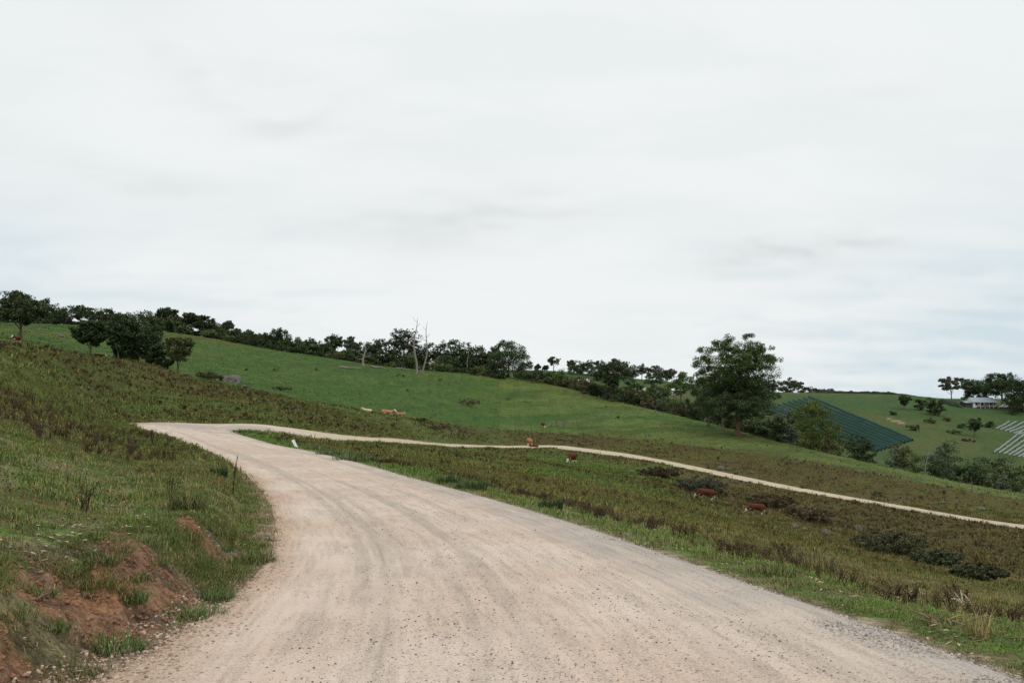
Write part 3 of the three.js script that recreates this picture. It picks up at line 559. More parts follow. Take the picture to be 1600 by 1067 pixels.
function bush(name, label, u, z, vTop, wpx, o = {}, group, cat = 'bush') {
  const b = at(u, z), topY = P(u, vTop, z).y, H = Math.max(o.minH ?? 0.5, topY - b.y), W = (wpx * z) / FOC, g = treeGeo(o.seed ?? treeSeed++, H, W, { foot: 0.0, n: 14, leaves: 120, leaf: 0.28, trunk: false, rc: 0.46, gap: 0.34, top: 1, r0: 0.1, ...o, leaves: (o.leaves ?? 90) * 1.5 });
  if (vTop > 2000) b.y -= 0.3; const t = thing(name, label, cat, b, 0, group); part('stems', g.trunk, M.bark, t); part('foliage', g.crown, M.leaf, t); return t;
}
const dome = { more: 1.9, foot: 0.2, n: 40, leaves: 190, leaf: 0.34, rc: 0.34, gap: 0.42 };
// --- the trees one can tell apart, left to right
tree('gum_tree', 'large dark dome-crowned tree at the far left above the brown slope', 30, 165, 453, 92, { ...dome, n: 46, leaves: 150, fol: 'dark', foot: 0.28, r0: 0.28 });
tree('gum_tree', 'small round-crowned tree between the far left tree and the dense clump', 140, 160, 498, 58, { ...dome, fol: 'gum', foot: 0.24 });
tree('gum_tree', 'tallest dense tree of the dark clump above the bend, foliage to the ground', 214, 168, 482, 92, { ...dome, n: 60, leaves: 150, fol: 'dark', foot: 0.04 });
tree('gum_tree', 'low leafy tree leaning out on the left side of the dark clump', 184, 164, 500, 44, { ...dome, n: 20, fol: 'gum', foot: 0.15 });
tree('gum_tree', 'low bushy tree at the right foot of the dark clump above the bend', 250, 162, 535, 48, { ...dome, n: 22, fol: 'dark', foot: 0.02 });
tree('gum_tree', 'small open-crowned tree with thin trunk right of the dark clump', 278, 158, 526, 50, { ...dome, n: 22, leaves: 110, fol: 'olive', foot: 0.3, gap: 0.55 });
// --- ridge line on the left: [u, z, top, width, foliage, foot]
const ridgeL = [[100, 330, 473, 56, 'dark', 0.1], [78, 345, 478, 40, 'dark', 0.1], [126, 350, 477, 26, 'gum', 0.3], [148, 350, 480, 30, 'gum', 0.25], [170, 345, 480, 36, 'dark', 0.2], [186, 345, 490, 26, 'dark', 0.1], [58, 350, 486, 40, 'dark', 0.1], [10, 360, 478, 44, 'dark', 0.1], [-30, 350, 480, 60, 'dark', 0.1],
  [258, 330, 480, 34, 'dark', 0.3], [272, 326, 492, 34, 'dark', 0.1], [240, 335, 494, 30, 'dark', 0.1], [285, 324, 507, 20, 'gum', 0.1], [299, 330, 488, 28, 'dark', 0.3], [318, 328, 491, 30, 'dark', 0.25], [332, 330, 503, 26, 'dark', 0.1], [345, 335, 508, 22, 'dark', 0.1], [355, 338, 501, 14, 'grey', 0.5], [366, 338, 512, 26, 'dark', 0.05], [384, 340, 514, 30, 'gum', 0.05], [398, 338, 520, 26, 'dark', 0.02],
  [414, 338, 518, 30, 'dark', 0.1], [437, 336, 511, 30, 'dark', 0.25], [428, 332, 530, 26, 'dark', 0.02], [452, 332, 525, 32, 'dark', 0.05], [468, 334, 534, 26, 'gum', 0.02], [487, 330, 525, 34, 'dark', 0.15], [505, 330, 535, 30, 'dark', 0.02]];
ridgeL.forEach(([u, z, t, w, f, ft]) => tree('ridge_tree', u < 230 ? 'dark tree in the treeline on the skyline behind the far left tree' : u < 400 ? 'dark tree in the row descending the skyline above the green hill' : 'dark tree in the dense wood left of the leaning dead trunk', u, z, t, w * 1.3, { foot: ft < 0.3 ? ft * 0.4 : ft, n: 28, leaves: 100, leaf: 0.6, rc: 0.4, fol: f, gap: 0.42, top: 1 }, u < 230 ? 'trees on the left skyline' : u < 400 ? 'trees down the skyline' : 'wood left of the dead trunk'));
[[325, 322, 513, 26, 'olive'], [357, 326, 523, 16, 'lime'], [473, 322, 546, 16, 'grey'], [440, 326, 540, 30, 'gum'], [405, 330, 530, 26, 'gum'], [540, 318, 545, 30, 'gum'], [520, 320, 548, 30, 'olive']].forEach(([u, z, t, w, f], i) => bush('ridge_bush', ['rounded olive bush below the skyline trees above the green hill', 'pale yellowish bush standing alone below the skyline trees', 'pale greyish bush at the front of the dark wood', 'mid green bush at the front of the wood, left of the pale greyish bush', 'mid green bush under the leftmost trees of the dark wood', 'green bush in front of the wood just left of the dead trunk', 'olive bush in front of the wood between the pale bush and the dead trunk'][i], u, z, t, w, { leaf: 0.45, fol: f }));
// --- undergrowth closing the foot of the treeline
{ const r = rngOf(808); for (let u = -30; u < 790; u += 7 + 4 * r()) { if (u > 205 && u < 235) continue; const z = lerp(340, 318, sstep(0, 700, u)) - 8 + 10 * r(), f = ['dark', 'gum', 'dark', 'olive', 'gum'][Math.floor(r() * 5)], h = 1.4 + 4.2 * r() * r(); bush('undergrowth_bush', u < 230 ? 'low dark bush closing the foot of the left skyline trees' : u < 540 ? 'low dark bush at the foot of the descending treeline' : 'low dark bush at the foot of the wood behind the dead trees', u, z, 9999, 26 + 14 * r(), { leaf: 0.5, fol: f, n: 12, leaves: 60, minH: h }, u < 230 ? 'undergrowth on the left skyline' : u < 540 ? 'undergrowth of the descending treeline' : 'undergrowth of the wood'); } }
// --- wood behind the dead trees
const mid = [[522, 345, 526, 24, 'dark', 0.4], [545, 372, 529, 14, 'grey', 0.5], [508, 340, 545, 40, 'dark', 0.02], [560, 335, 536, 30, 'dark', 0.2], [580, 338, 535, 28, 'dark', 0.2], [594, 335, 531, 30, 'dark', 0.2], [609, 335, 528, 26, 'gum', 0.25], [631, 330, 514, 36, 'dark', 0.35], [622, 328, 546, 36, 'dark', 0.02], [645, 332, 540, 30, 'gum', 0.05], [668, 330, 537, 32, 'dark', 0.2], [690, 334, 534, 30, 'gum', 0.25], [708, 335, 533, 30, 'gum', 0.2], [722, 330, 536, 30, 'dark', 0.1], [738, 335, 541, 30, 'gum', 0.2], [752, 330, 540, 30, 'dark', 0.1], [655, 326, 548, 26, 'dark', 0.03], [700, 326, 555, 34, 'gum', 0.03], [735, 328, 556, 40, 'dark', 0.03], [580, 330, 552, 40, 'dark', 0.03], [548, 335, 550, 40, 'dark', 0.03]];
mid.forEach(([u, z, t, w, f, ft]) => tree('wood_tree', 'dark tree in the wood behind the two tall dead trees', u, z, t - 4, w * 1.35, { foot: ft < 0.3 ? ft * 0.4 : ft, n: 26, leaves: 95, leaf: 0.58, rc: 0.4, fol: f, gap: 0.42, top: 1 }, 'wood behind the dead trees'));
tree('gum_tree', 'tall dark gum with twin rounded crown tops right of the dead trees', 795, 318, 529, 76, { ...dome, n: 46, leaves: 110, leaf: 0.45, fol: 'dark', foot: 0.12, r0: 0.4 });
tree('gum_tree', 'dark tree tucked behind the left side of the twin-topped gum', 768, 326, 540, 36, { ...dome, n: 22, leaves: 80, leaf: 0.5, fol: 'gum', foot: 0.1 });
[[688, 318, 562, 34, 'lime'], [748, 316, 572, 26, 'lime'], [765, 316, 578, 30, 'olive'], [828, 314, 573, 44, 'gum'], [858, 318, 578, 34, 'gum'], [848, 310, 588, 34, 'olive'], [873, 312, 574, 28, 'bright'], [892, 310, 590, 34, 'brown'], [905, 306, 595, 34, 'olive'], [925, 300, 600, 34, 'gum'], [938, 296, 606, 36, 'gum'], [980, 290, 604, 36, 'olive'], [1000, 288, 614, 34, 'gum'], [1030, 284, 622, 40, 'brown'], [1050, 282, 628, 40, 'olive'], [1012, 300, 600, 30, 'dark'], [1085, 262, 630, 36, 'olive']].forEach(([u, z, t, w, f], i) => bush('scrub_bush', ['bright yellow-green bush at the foot of the wood right of the dead trees', 'yellow-green bush at the wood edge beside the twin-topped gum', 'olive bush at the left foot of the twin-topped gum', 'large green bush at the right foot of the twin-topped gum', 'green bush below the far hill, right of the twin-topped gum', 'low olive bush in front along the crest right of the twin-topped gum', 'bright green conical bush left of the white-roofed shed', 'brownish bush just left of the white-roofed shed', 'olive bush on the crest in front of the white-roofed shed', 'green bush on the crest right of the white-roofed shed', 'dark green bush at the left foot of the pale-trunked crest tree', 'olive bush at the right foot of the pale-trunked crest tree', 'green bush on the crest below the tan-roofed shed', 'brownish grey bush on the crest right of the tan-roofed shed', 'olive bush at the left foot of the slender bright green tree', 'dark bush beside the tan-roofed shed', 'olive bush between the slender bright tree and the big gum'][i], u, z, t, w * 1.15, { leaf: 0.42, fol: f, n: 14 }));
tree('gum_tree', 'round dark tree with pale forked trunk on the crest near the white shed', 953, 284, 563, 66, { ...dome, n: 42, leaves: 110, leaf: 0.42, fol: 'gum', foot: 0.3, bark: srgb(150, 138, 122), r0: 0.32 });
tree('gum_tree', 'layered grey-green tree beside the tan-roofed shed', 1022, 310, 580, 44, { ...dome, n: 20, leaves: 80, leaf: 0.42, fol: 'gum', foot: 0.3, gap: 0.75 });
tree('gum_tree', 'slender bright green tree left of the big spreading gum', 1063, 272, 580, 46, { ...dome, n: 26, leaves: 110, leaf: 0.36, fol: 'bright', foot: 0.42, r0: 0.24 });
// --- scrub closing the back of the crest from the twin-topped gum to the big gum
{ const r = rngOf(909); for (let u = 812; u < 1235; u += 8 + 5 * r()) { const crest = lerp(318, 272, sstep(800, 1000, u)) + (u > 1000 ? lerp(0, -66, (u - 1000) / 200) : 0), z = crest + 4 + 10 * r(), f = ['gum', 'olive', 'brown', 'gum', 'dark', 'grey'][Math.floor(r() * 6)]; bush('crest_scrub', u < 1000 ? 'low scrub bush behind the crest right of the twin-topped gum' : 'low scrub bush behind the paddock crest around the big gum', u, z, 9999, 24 + 14 * r(), { leaf: 0.4, fol: f, n: 12, leaves: 70, minH: (u > 900 ? 3.4 : 2.2) + 2.6 * r() }, u < 1000 ? 'scrub behind the crest' : 'scrub around the big gum'); } }
// --- trees on the far hill behind
[[865, 800, 557, 20, 'gum', 0.3], [840, 810, 568, 12, 'dark', 0.1], [852, 810, 570, 10, 'dark', 0.1], [893, 780, 562, 16, 'gum', 0.15], [907, 780, 561, 24, 'gum', 0.05], [920, 775, 561, 24, 'dark', 0.05], [937, 780, 561, 20, 'gum', 0.05], [962, 790, 560, 20, 'grey', 0.3], [976, 790, 564, 18, 'dark', 0.1], [990, 780, 570, 24, 'gum', 0.1], [1003, 775, 568, 18, 'grey', 0.2], [1015, 770, 572, 18, 'dark', 0.1], [1027, 770, 571, 22, 'grey', 0.25], [1040, 770, 576, 18, 'dark', 0.1], [1050, 775, 575, 16, 'grey', 0.2], [898, 770, 568, 24, 'dark', 0.02], [1034, 765, 581, 30, 'dark', 0.02], [983, 770, 578, 26, 'dark', 0.02]].forEach(([u, z, t, w, f, ft], i) => tree('hill_tree', i === 0 ? 'lone small tree on the skyline of the distant green hill' : i < 3 ? 'tiny dark bush on the distant skyline left of the lone small tree' : 'grey-green tree in the row along the distant green hilltop', u, z, t, w * 1.15, { foot: ft, n: 16, leaves: 80, leaf: 1.0, rc: 0.42, fol: f, gap: 0.42 }, i === 0 ? undefined : i < 3 ? 'bushes on the distant skyline' : 'trees along the distant hilltop'));
// --- far hill paddock patches of scrub below the sheds
[[958, 560, 592, 30, 'dark'], [1000, 520, 598, 26, 'dark'], [880, 520, 586, 40, 'gum'], [842, 500, 584, 30, 'olive'], [905, 560, 584, 30, 'brown'], [1040, 480, 606, 30, 'gum'], [985, 600, 588, 24, 'gum']].forEach(([u, z, t, w, f]) => tree('valley_tree', 'grey-green valley tree below the distant hill, around the sheds', u, z, t, w, { foot: 0.05, n: 20, leaves: 100, leaf: 0.7, rc: 0.42, gap: 0.4, fol: f }, 'trees around the sheds'));
// --- the big gum
{
  const u = 1152, z = 206, b = at(u, z), H = P(u, 521, z).y - b.y;
  const t = thing('spreading_gum_tree', 'biggest tree of the view, spreading open-crowned gum on the green paddock crest', 'tree', b);
  const W = 134 * z / FOC, A = treeGeo(53, H, W, { foot: 0.32, n: 110, leaves: 430, leaf: 0.29, rc: 0.2, gap: 0.55, fol: 'big', r0: 0.5, trunkTop: 0.5, limbs: 10, bark: srgb(108, 88, 72), arch: -0.05, top: 0.95 });
  const B = treeGeo(42, H * 0.62, W * 0.98, { foot: 0.14, n: 84, leaves: 340, leaf: 0.3, rc: 0.26, gap: 0.5, fol: 'gum', trunk: false, r0: 0.4 });
  part('trunk', A.trunk, M.bark, t); part('crown', A.crown, M.leaf, t);
  const low = part('lower_crown', B.crown, M.leaf, t); part('branch', B.trunk, M.bark, low);
}
tree('gum_tree', 'dense mid-height tree tucked against the left side of the big gum', 1106, 222, 584, 72, { ...dome, n: 34, leaves: 130, leaf: 0.32, fol: 'gum', foot: 0.16 });
tree('gum_tree', 'thin multi-stemmed tree standing in the shade left of the big gum trunk', 1128, 226, 610, 44, { ...dome, n: 20, leaves: 80, leaf: 0.32, fol: 'olive', foot: 0.4 });
// --- along the creek behind the paddock crest
tree('gum_tree', 'round yellow-green tree in front of the teal netted rows', 1266, 250, 622, 92, { ...dome, n: 64, leaves: 190, leaf: 0.34, rc: 0.42, fol: 'round', foot: 0.06, r0: 0.36, top: 1 });
tree('gum_tree', 'grey-green tree behind the left side of the round yellow-green tree', 1222, 268, 634, 46, { ...dome, n: 24, leaves: 90, leaf: 0.4, fol: 'grey', foot: 0.15 });
[[1180, 236, 644, 44, 'olive'], [1196, 240, 650, 36, 'gum'], [1214, 238, 646, 36, 'olive'], [1228, 230, 656, 38, 'olive'], [1206, 226, 664, 44, 'gum'], [1290, 238, 682, 30, 'brown'], [1318, 246, 672, 44, 'olive'], [1340, 246, 672, 32, 'gum'], [1352, 240, 682, 24, 'dark'], [1398, 240, 690, 40, 'grey'], [1418, 236, 694, 44, 'olive'], [1462, 232, 694, 40, 'grey'], [1480, 236, 684, 40, 'gum'], [1456, 228, 712, 40, 'dark'], [1512, 228, 716, 40, 'dark'], [1530, 232, 712, 34, 'gum'], [1548, 226, 718, 40, 'olive'], [1568, 232, 706, 44, 'gum'], [1590, 226, 724, 36, 'olive'], [1612, 226, 722, 40, 'gum'], [1496, 226, 726, 34, 'dark'], [1560, 222, 738, 30, 'grey']].forEach(([u, z, t, w, f], i) => bush('creek_bush', i < 5 ? 'olive bush in the creek line between the big gum and the round tree' : i < 9 ? 'bush in the creek line below the teal netted rows' : i < 14 ? 'greyish bush in the creek line around the dead creek tree' : 'dark bush in the creek line at the right, behind the paddock crest', u, z, t, w * 1.1, { leaf: 0.36, fol: f, n: 24, leaves: 100 }, i < 5 ? 'creek bushes by the big gum' : i < 9 ? 'creek bushes below the nets' : i < 14 ? 'creek bushes by the dead tree' : 'creek bushes at the right'));
tree('gum_tree', 'small round tree standing alone on the green slope below the house', 1521, 395, 652, 28, { ...dome, n: 22, leaves: 80, leaf: 0.5, fol: 'gum', foot: 0.2 });
tree('gum_tree', 'dark tree left of the tree cluster on the slope right of the teal nets', 1412, 470, 616, 22, { ...dome, n: 18, leaves: 80, leaf: 0.55, fol: 'dark', foot: 0.15 });
tree('gum_tree', 'narrow dark tree in the middle of the cluster on the slope below the ridge', 1438, 470, 622, 20, { ...dome, n: 16, leaves: 80, leaf: 0.55, fol: 'gum', foot: 0.1 });
tree('gum_tree', 'widest dark tree of the cluster on the slope below the house', 1461, 455, 620, 32, { ...dome, n: 24, leaves: 90, leaf: 0.55, fol: 'dark', foot: 0.05 });
[[1478, 440, 640, 16, 'brown'], [1500, 420, 655, 18, 'gum'], [1486, 400, 668, 20, 'olive'], [1452, 430, 650, 16, 'gum'], [1545, 430, 652, 14, 'dark'], [1425, 400, 672, 18, 'olive'], [1512, 380, 684, 18, 'brown'], [1395, 450, 640, 12, 'gum']].forEach(([u, z, t, w, f]) => bush('slope_bush', 'low bush scattered on the green slope below the farmhouse', u, z, 9999, w * 1.3, { leaf: 0.5, fol: f, n: 10, leaves: 60, minH: 1.6 + (u % 7) * 0.3 }, 'bushes on the slope below the house'));
// --- skyline behind the teal nets and around the house
[[1207, 640, 593, 30, 'gum', 0.2], [1235, 640, 590, 26, 'gum', 0.3], [1247, 640, 596, 18, 'grey', 0.4], [1258, 640, 602, 24, 'dark', 0.1], [1275, 660, 606, 16, 'grey', 0.2], [1292, 660, 607, 22, 'grey', 0.4], [1195, 630, 602, 30, 'dark', 0.05], [1226, 640, 602, 34, 'dark', 0.05]].forEach(([u, z, t, w, f, ft]) => tree('skyline_tree', 'dark tree on the skyline between the big gum and the vineyard hill', u, z, t, w * 1.15, { foot: ft, n: 18, leaves: 90, leaf: 0.8, rc: 0.4, gap: 0.42, fol: f }, 'skyline trees by the vineyard'));
tree('gum_tree', 'pale-stemmed gum leaning left on the skyline beside the house', 1486, 540, 587, 42, { ...dome, n: 34, leaves: 140, leaf: 0.6, rc: 0.26, fol: 'grey', foot: 0.3, gap: 0.75, bark: srgb(150, 142, 130) });
tree('gum_tree', 'wide dark tree directly behind the house roof', 1528, 530, 589, 64, { ...dome, n: 50, leaves: 150, leaf: 0.6, fol: 'dark', foot: 0.12 });
tree('gum_tree', 'tallest thick-trunked gum right of the house', 1565, 496, 582, 64, { ...dome, n: 54, leaves: 160, leaf: 0.55, fol: 'dark', foot: 0.28, r0: 0.7, bark: srgb(120, 104, 92) });
tree('gum_tree', 'dark tree at the right edge, beside the white car', 1598, 480, 592, 60, { ...dome, n: 48, leaves: 150, leaf: 0.55, fol: 'dark', foot: 0.04 });
tree('gum_tree', 'dark low tree in front of the right edge tree near the white car', 1586, 470, 612, 26, { ...dome, n: 20, leaves: 80, leaf: 0.5, fol: 'dark', foot: 0.02 });
// ---------------------------------------------------------------- dead trees and logs
const GREY = srgb(134, 126, 119);
function snag(name, label, u, z, vTop, r0, limbs, seed, lean = 0, group) {
  const r = rngOf(seed), b = at(u, z), H = P(u, vTop, z).y - b.y, t = thing(name, label, 'dead tree', b, 0, group), tr = new GB(), pts = [], rad = [];
  const axis = (q) => V(lean * q * H + 0.03 * H * Math.sin(q * 7 + seed), q * H, 0.02 * H * Math.sin(q * 5));
  for (let k = 0; k <= 9; k++) { pts.push(axis(k / 9)); rad.push(Math.max(0.03, r0 * (k === 0 ? 1.35 : 1) * Math.pow(1 - k / 9.4, 0.8))); } pts[0].y = -0.5; tr.tube(pts, rad, 7, GREY); part('trunk', tr.build(), M.bark, t);
  for (const [q, side, len, rise] of limbs) {
    const g = new GB(), a = axis(q), L = len * H, m = V(a.x + side * L * 0.5, a.y + rise * L * 0.3, a.z + (r() - 0.5) * L * 0.5), e = V(a.x + side * L * 0.9, a.y + rise * L, a.z + (r() - 0.5) * L), rr = r0 * 0.42 * (1 - q * 0.6);
    g.tube([a, m, e], [rr, rr * 0.6, rr * 0.2], 5, GREY);
    for (let k = 0; k < 3; k++) { const s = m.clone().lerp(e, 0.2 + 0.35 * k * r() + 0.2); g.tube([s, s.clone().add(V((r() - 0.4) * side * L * 0.5, (r() * 0.6) * L * 0.6, (r() - 0.5) * L * 0.4))], [rr * 0.3, rr * 0.08], 3, GREY); }
    part('branch', g.build(), M.bark, t);
  }
}
snag('dead_tree', 'tallest bare grey dead tree with forked tip on the green hill', 649, 290, 497, 0.36, [[0.93, -1, 0.09, 1.1], [0.55, -1, 0.1, 1], [0.52, 1, 0.22, 0.7], [0.3, -1, 0.22, 0.05], [0.32, 1, 0.14, 0.6], [0.12, 1, 0.1, -0.8], [0.85, 1, 0.07, 0.9]], 1);
snag('dead_tree', 'shorter dark-based dead tree right of the tallest dead tree', 662, 292, 502, 0.3, [[0.62, -1, 0.12, 1], [0.5, 1, 0.12, 0.8], [0.7, 1, 0.08, 1], [0.2, 1, 0.3, 0.5], [0.84, -1, 0.07, 1]], 5, 0.08);
snag('dead_tree', 'stout grey broken-off trunk standing left of the tall dead trees', 567, 292, 538, 0.42, [[0.5, -1, 0.4, 0.5], [0.3, -1, 0.45, 0.2], [0.4, 1, 0.45, 0.3], [0.92, -1, 0.3, 0.4], [0.75, 1, 0.2, 0.7]], 9, 0.1);
snag('dead_tree', 'pale bare dead tree in the creek line at the right', 1440, 228, 690, 0.22, [[0.5, -1, 0.35, 0.9], [0.4, 1, 0.3, 1], [0.7, 1, 0.2, 1], [0.75, -1, 0.25, 0.8], [0.25, -1, 0.4, 0.6]], 14, 0.1);
snag('dead_tree', 'thin grey dead stem among the trees left of the twin-topped gum', 731, 318, 541, 0.16, [[0.6, 1, 0.2, 0.9], [0.75, -1, 0.15, 0.9]], 21);
function log(label, u, v, lenPx, r0, turn, seed) {
  const p = hit(u, v, 150), L = lenPx * -p.z / FOC, r = rngOf(seed), t = thing('fallen_log', label, 'log', p, turn), g = new GB(), pts = [], rad = [];
  for (let k = 0; k <= 6; k++) { const q = k / 6 - 0.5, w = V(q * L, 0, (r() - 0.5) * 0.2), c = Math.cos(turn), s = Math.sin(turn); w.y = groundY(p.x + w.x * c + w.z * s, p.z - w.x * s + w.z * c) - p.y + r0 * 0.6; pts.push(w); rad.push(r0 * (1 - 0.6 * k / 6)); }
  g.tube(pts, rad, 6, GREY); part('trunk', g.build(), M.bark, t);
  for (let k = 0; k < 3; k++) { const b = new GB(), a = pts[2 + k]; b.tube([a, a.clone().add(V((r() - 0.2) * L * 0.2, 0.3 + r() * 0.7, (r() - 0.5) * 1.2))], [r0 * 0.4, r0 * 0.1], 4, GREY); part('branch', b.build(), M.bark, t); }
}
log('long grey fallen log left of the broken-off trunk', 547, 576, 32, 0.3, 0.05, 3);
log('short grey fallen log right of the broken-off trunk', 591, 575, 22, 0.28, -0.1, 4);
log('grey fallen log left of the tallest dead tree foot', 630, 577, 22, 0.22, 0, 6);
log('pale thin log lying by the gully bramble below the lower track', 1249, 781, 13, 0.1, -0.1, 8);
// ---------------------------------------------------------------- cows
function cowGeo(pose, red) {
  const bones = []; const B = (a, b, ra, rb, w = 0) => bones.push([a, b, ra, rb, w]); // w: 1 white
  const lie = pose === 'lie', y0 = lie ? -0.58 : 0;
  B([-0.78, 1.05 + y0, 0], [-0.2, 0.98 + y0, 0], 0.33, 0.39); B([-0.2, 0.98 + y0, 0], [0.55, 1.0 + y0, 0], 0.39, 0.35); B([0.55, 0.9 + y0, 0], [0.75, 0.72 + y0, 0], 0.28, 0.16, 1);
  if (pose === 'graze') { B([0.7, 1.08, 0], [1.15, 0.62, 0.04], 0.27, 0.17); B([1.15, 0.62, 0.04], [1.2, 0.52, 0.05], 0.17, 0.16, 1); B([1.2, 0.5, 0.05], [1.4, 0.14, 0.08], 0.15, 0.09, 1); for (const s of [-1, 1]) B([1.12, 0.6, 0.1 * s], [1.06, 0.64, 0.3 * s], 0.05, 0.03); }
  else { B([0.7, 1.1 + y0, 0], [1.1, 1.38 + y0, 0.05], 0.26, 0.17); B([1.12, 1.4 + y0, 0.06], [1.2, 1.38 + y0, 0.08], 0.16, 0.15, 1); B([1.2, 1.36 + y0, 0.08], [1.52, 1.14 + y0, 0.12], 0.15, 0.09, 1); for (const s of [-1, 1]) B([1.08, 1.46 + y0, 0.12 * s], [1.02, 1.48 + y0, 0.32 * s], 0.05, 0.03); }
  for (const s of [-1, 1]) {
    if (lie) { B([0.5, 0.3, 0.22 * s], [0.72, 0.12, 0.26 * s], 0.15, 0.08); B([0.72, 0.12, 0.26 * s], [0.4, 0.07, 0.3 * s], 0.08, 0.06, 1); B([-0.7, 0.35, 0.24 * s], [-0.3, 0.18, 0.36 * s], 0.22, 0.1); B([-0.3, 0.18, 0.36 * s], [-0.65, 0.08, 0.42 * s], 0.09, 0.06, 1); }
    else { B([0.52, 0.85, 0.2 * s], [0.5 + 0.06 * s, 0.42, 0.2 * s], 0.17, 0.085); B([0.5 + 0.06 * s, 0.42, 0.2 * s], [0.48 + 0.1 * s, 0.06, 0.2 * s], 0.08, 0.065, 1); B([-0.72, 0.95, 0.2 * s], [-0.6 - 0.05 * s, 0.6, 0.22 * s], 0.24, 0.14); B([-0.6 - 0.05 * s, 0.6, 0.22 * s], [-0.84 - 0.06 * s, 0.4, 0.2 * s], 0.13, 0.075); B([-0.84 - 0.06 * s, 0.4, 0.2 * s], [-0.78 - 0.08 * s, 0.06, 0.2 * s], 0.075, 0.065, 1); }
  }
  if (!lie) { B([-1.06, 1.2, 0], [-1.14, 0.6, 0.02], 0.05, 0.03); B([-1.14, 0.6, 0.02], [-1.14, 0.42, 0.02], 0.04, 0.05, 1); }
  const cap = (p, [a, b, ra, rb]) => { const bx = b[0] - a[0], by = b[1] - a[1], bz = b[2] - a[2], px = p[0] - a[0], py = p[1] - a[1], pz = p[2] - a[2], t = Math.max(0, Math.min(1, (px * bx + py * by + pz * bz) / (bx * bx + by * by + bz * bz))); return Math.hypot(px - bx * t, py - by * t, pz - bz * t) - lerp(ra, rb, t); };
  const N = 56, S = 1.65, mc = new MarchingCubes(N, new THREE.MeshStandardMaterial(), false, false, 60000); mc.isolation = 0;
  const C0 = [0.15, 0.85, 0], half = N / 2;
  for (let k = 0; k < N; k++) for (let j = 0; j < N; j++) for (let i = 0; i < N; i++) {
    const p = [C0[0] + ((i - half) / half) * S, C0[1] + ((j - half) / half) * S, C0[2] + ((k - half) / half) * S]; let d = 9;
    for (const b of bones) { const q = cap(p, b), h = Math.max(0, 0.07 - Math.abs(d - q)) / 0.07; d = Math.min(d, q) - h * h * 0.07 * 0.25; }
    mc.field[i + j * N + k * N * N] = -d;
  }
  mc.update();
  const n = mc.count, pos = new Float32Array(n * 3), nor = new Float32Array(n * 3), col = new Float32Array(n * 3), white = srgb(214, 202, 188);
  for (let i = 0; i < n; i++) {
    const p = [0, 1, 2].map((q) => mc.positionArray[i * 3 + q] * S + C0[q]); pos.set(p, i * 3); nor.set(mc.normalArray.slice(i * 3, i * 3 + 3), i * 3);
    let bd = 9, w = 0; for (const b of bones) { const q = cap(p, b); if (q < bd) { bd = q; w = b[4]; } }
    const t = 0.8 + 0.4 * fbm(p[0] * 3 + 5, p[1] * 3 + p[2] * 2, 3); col.set((w ? white : red).map((q) => q * t), i * 3);
  }
  const g = new THREE.BufferGeometry(); g.setAttribute('position', new THREE.BufferAttribute(pos, 3)); g.setAttribute('normal', new THREE.BufferAttribute(nor, 3)); g.setAttribute('color', new THREE.BufferAttribute(col, 3)); return g;
}
const REDC = srgb(90, 48, 35), TAN = srgb(164, 118, 84), CREAM = srgb(198, 182, 154), hide = new THREE.MeshPhysicalMaterial({ specularIntensity: 0.3, vertexColors: true, roughness: 0.85 });
const cowGeos = {}; function cow(label, u, v, heading, pose, colour, scale, z0 = 60, group) {
  const p = hit(u, v, z0), key = pose + colour[0], t = thing('cow', label, 'cow', p, heading, group);
  const e = 0.8 * scale, c = Math.cos(heading), s = Math.sin(heading), slope = Math.atan2(groundY(p.x + e * c, p.z - e * s) - groundY(p.x - e * c, p.z + e * s), 2 * e);
  t.rotation.order = 'YXZ'; t.rotation.z = Math.max(-0.12, Math.min(0.12, slope * 0.9)); t.scale.setScalar(scale * 0.93);
  part('body', cowGeos[key] ??= cowGeo(pose, colour), hide, t);
  return t;
}
// heading: 0 = head to the right of the picture, PI = head to the left
cow('red cow with white face grazing beside the grey-green bramble in the gully', 1102, 781, Math.PI - 0.1, 'graze', REDC, 1.05);
cow('red cow with white face grazing lowest and rightmost, right of the gully bramble', 1181, 804, Math.PI + 0.15, 'graze', REDC, 1.02);
cow('dark red cow grazing head-on to the camera below the lower track', 894, 723, -Math.PI / 2 - 0.55, 'graze', REDC, 1.15);
cow('tan cow standing on the lower track seen from behind', 827, 696, Math.PI / 2 + 0.35, 'graze', TAN, 1.15);
cow('small red calf with white face lying in front of the tan cow', 834, 700, Math.PI - 0.2, 'lie', REDC, 0.95);
cow('red cow with white face near the gate by the paddock fence', 849, 668, -Math.PI / 2 + 0.3, 'graze', REDC, 0.95);
cow('cream coloured cow lying leftmost behind the brown slope crest', 573, 644.5, Math.PI - 0.2, 'lie', CREAM, 1.0, 175);
cow('long tan cow lying between two others behind the brown slope crest', 605, 647.5, 0.05, 'lie', TAN, 1.3, 178);
cow('small tan calf lying rightmost behind the brown slope crest', 624, 649, 0.4, 'lie', TAN, 0.85, 178);
cow('red cow with white face under the large far left tree', 26, 535, -Math.PI / 2 - 0.3, 'stand', REDC, 0.75, 150);
cow('red cow lying at the foot of the small round-crowned tree at left', 154, 558.5, 0.2, 'lie', REDC, 0.8, 150);
cow('tiny dark red cow at the wood edge right of the broken-off trunk', 584, 565, 0.2, 'stand', REDC, 1.0, 250);
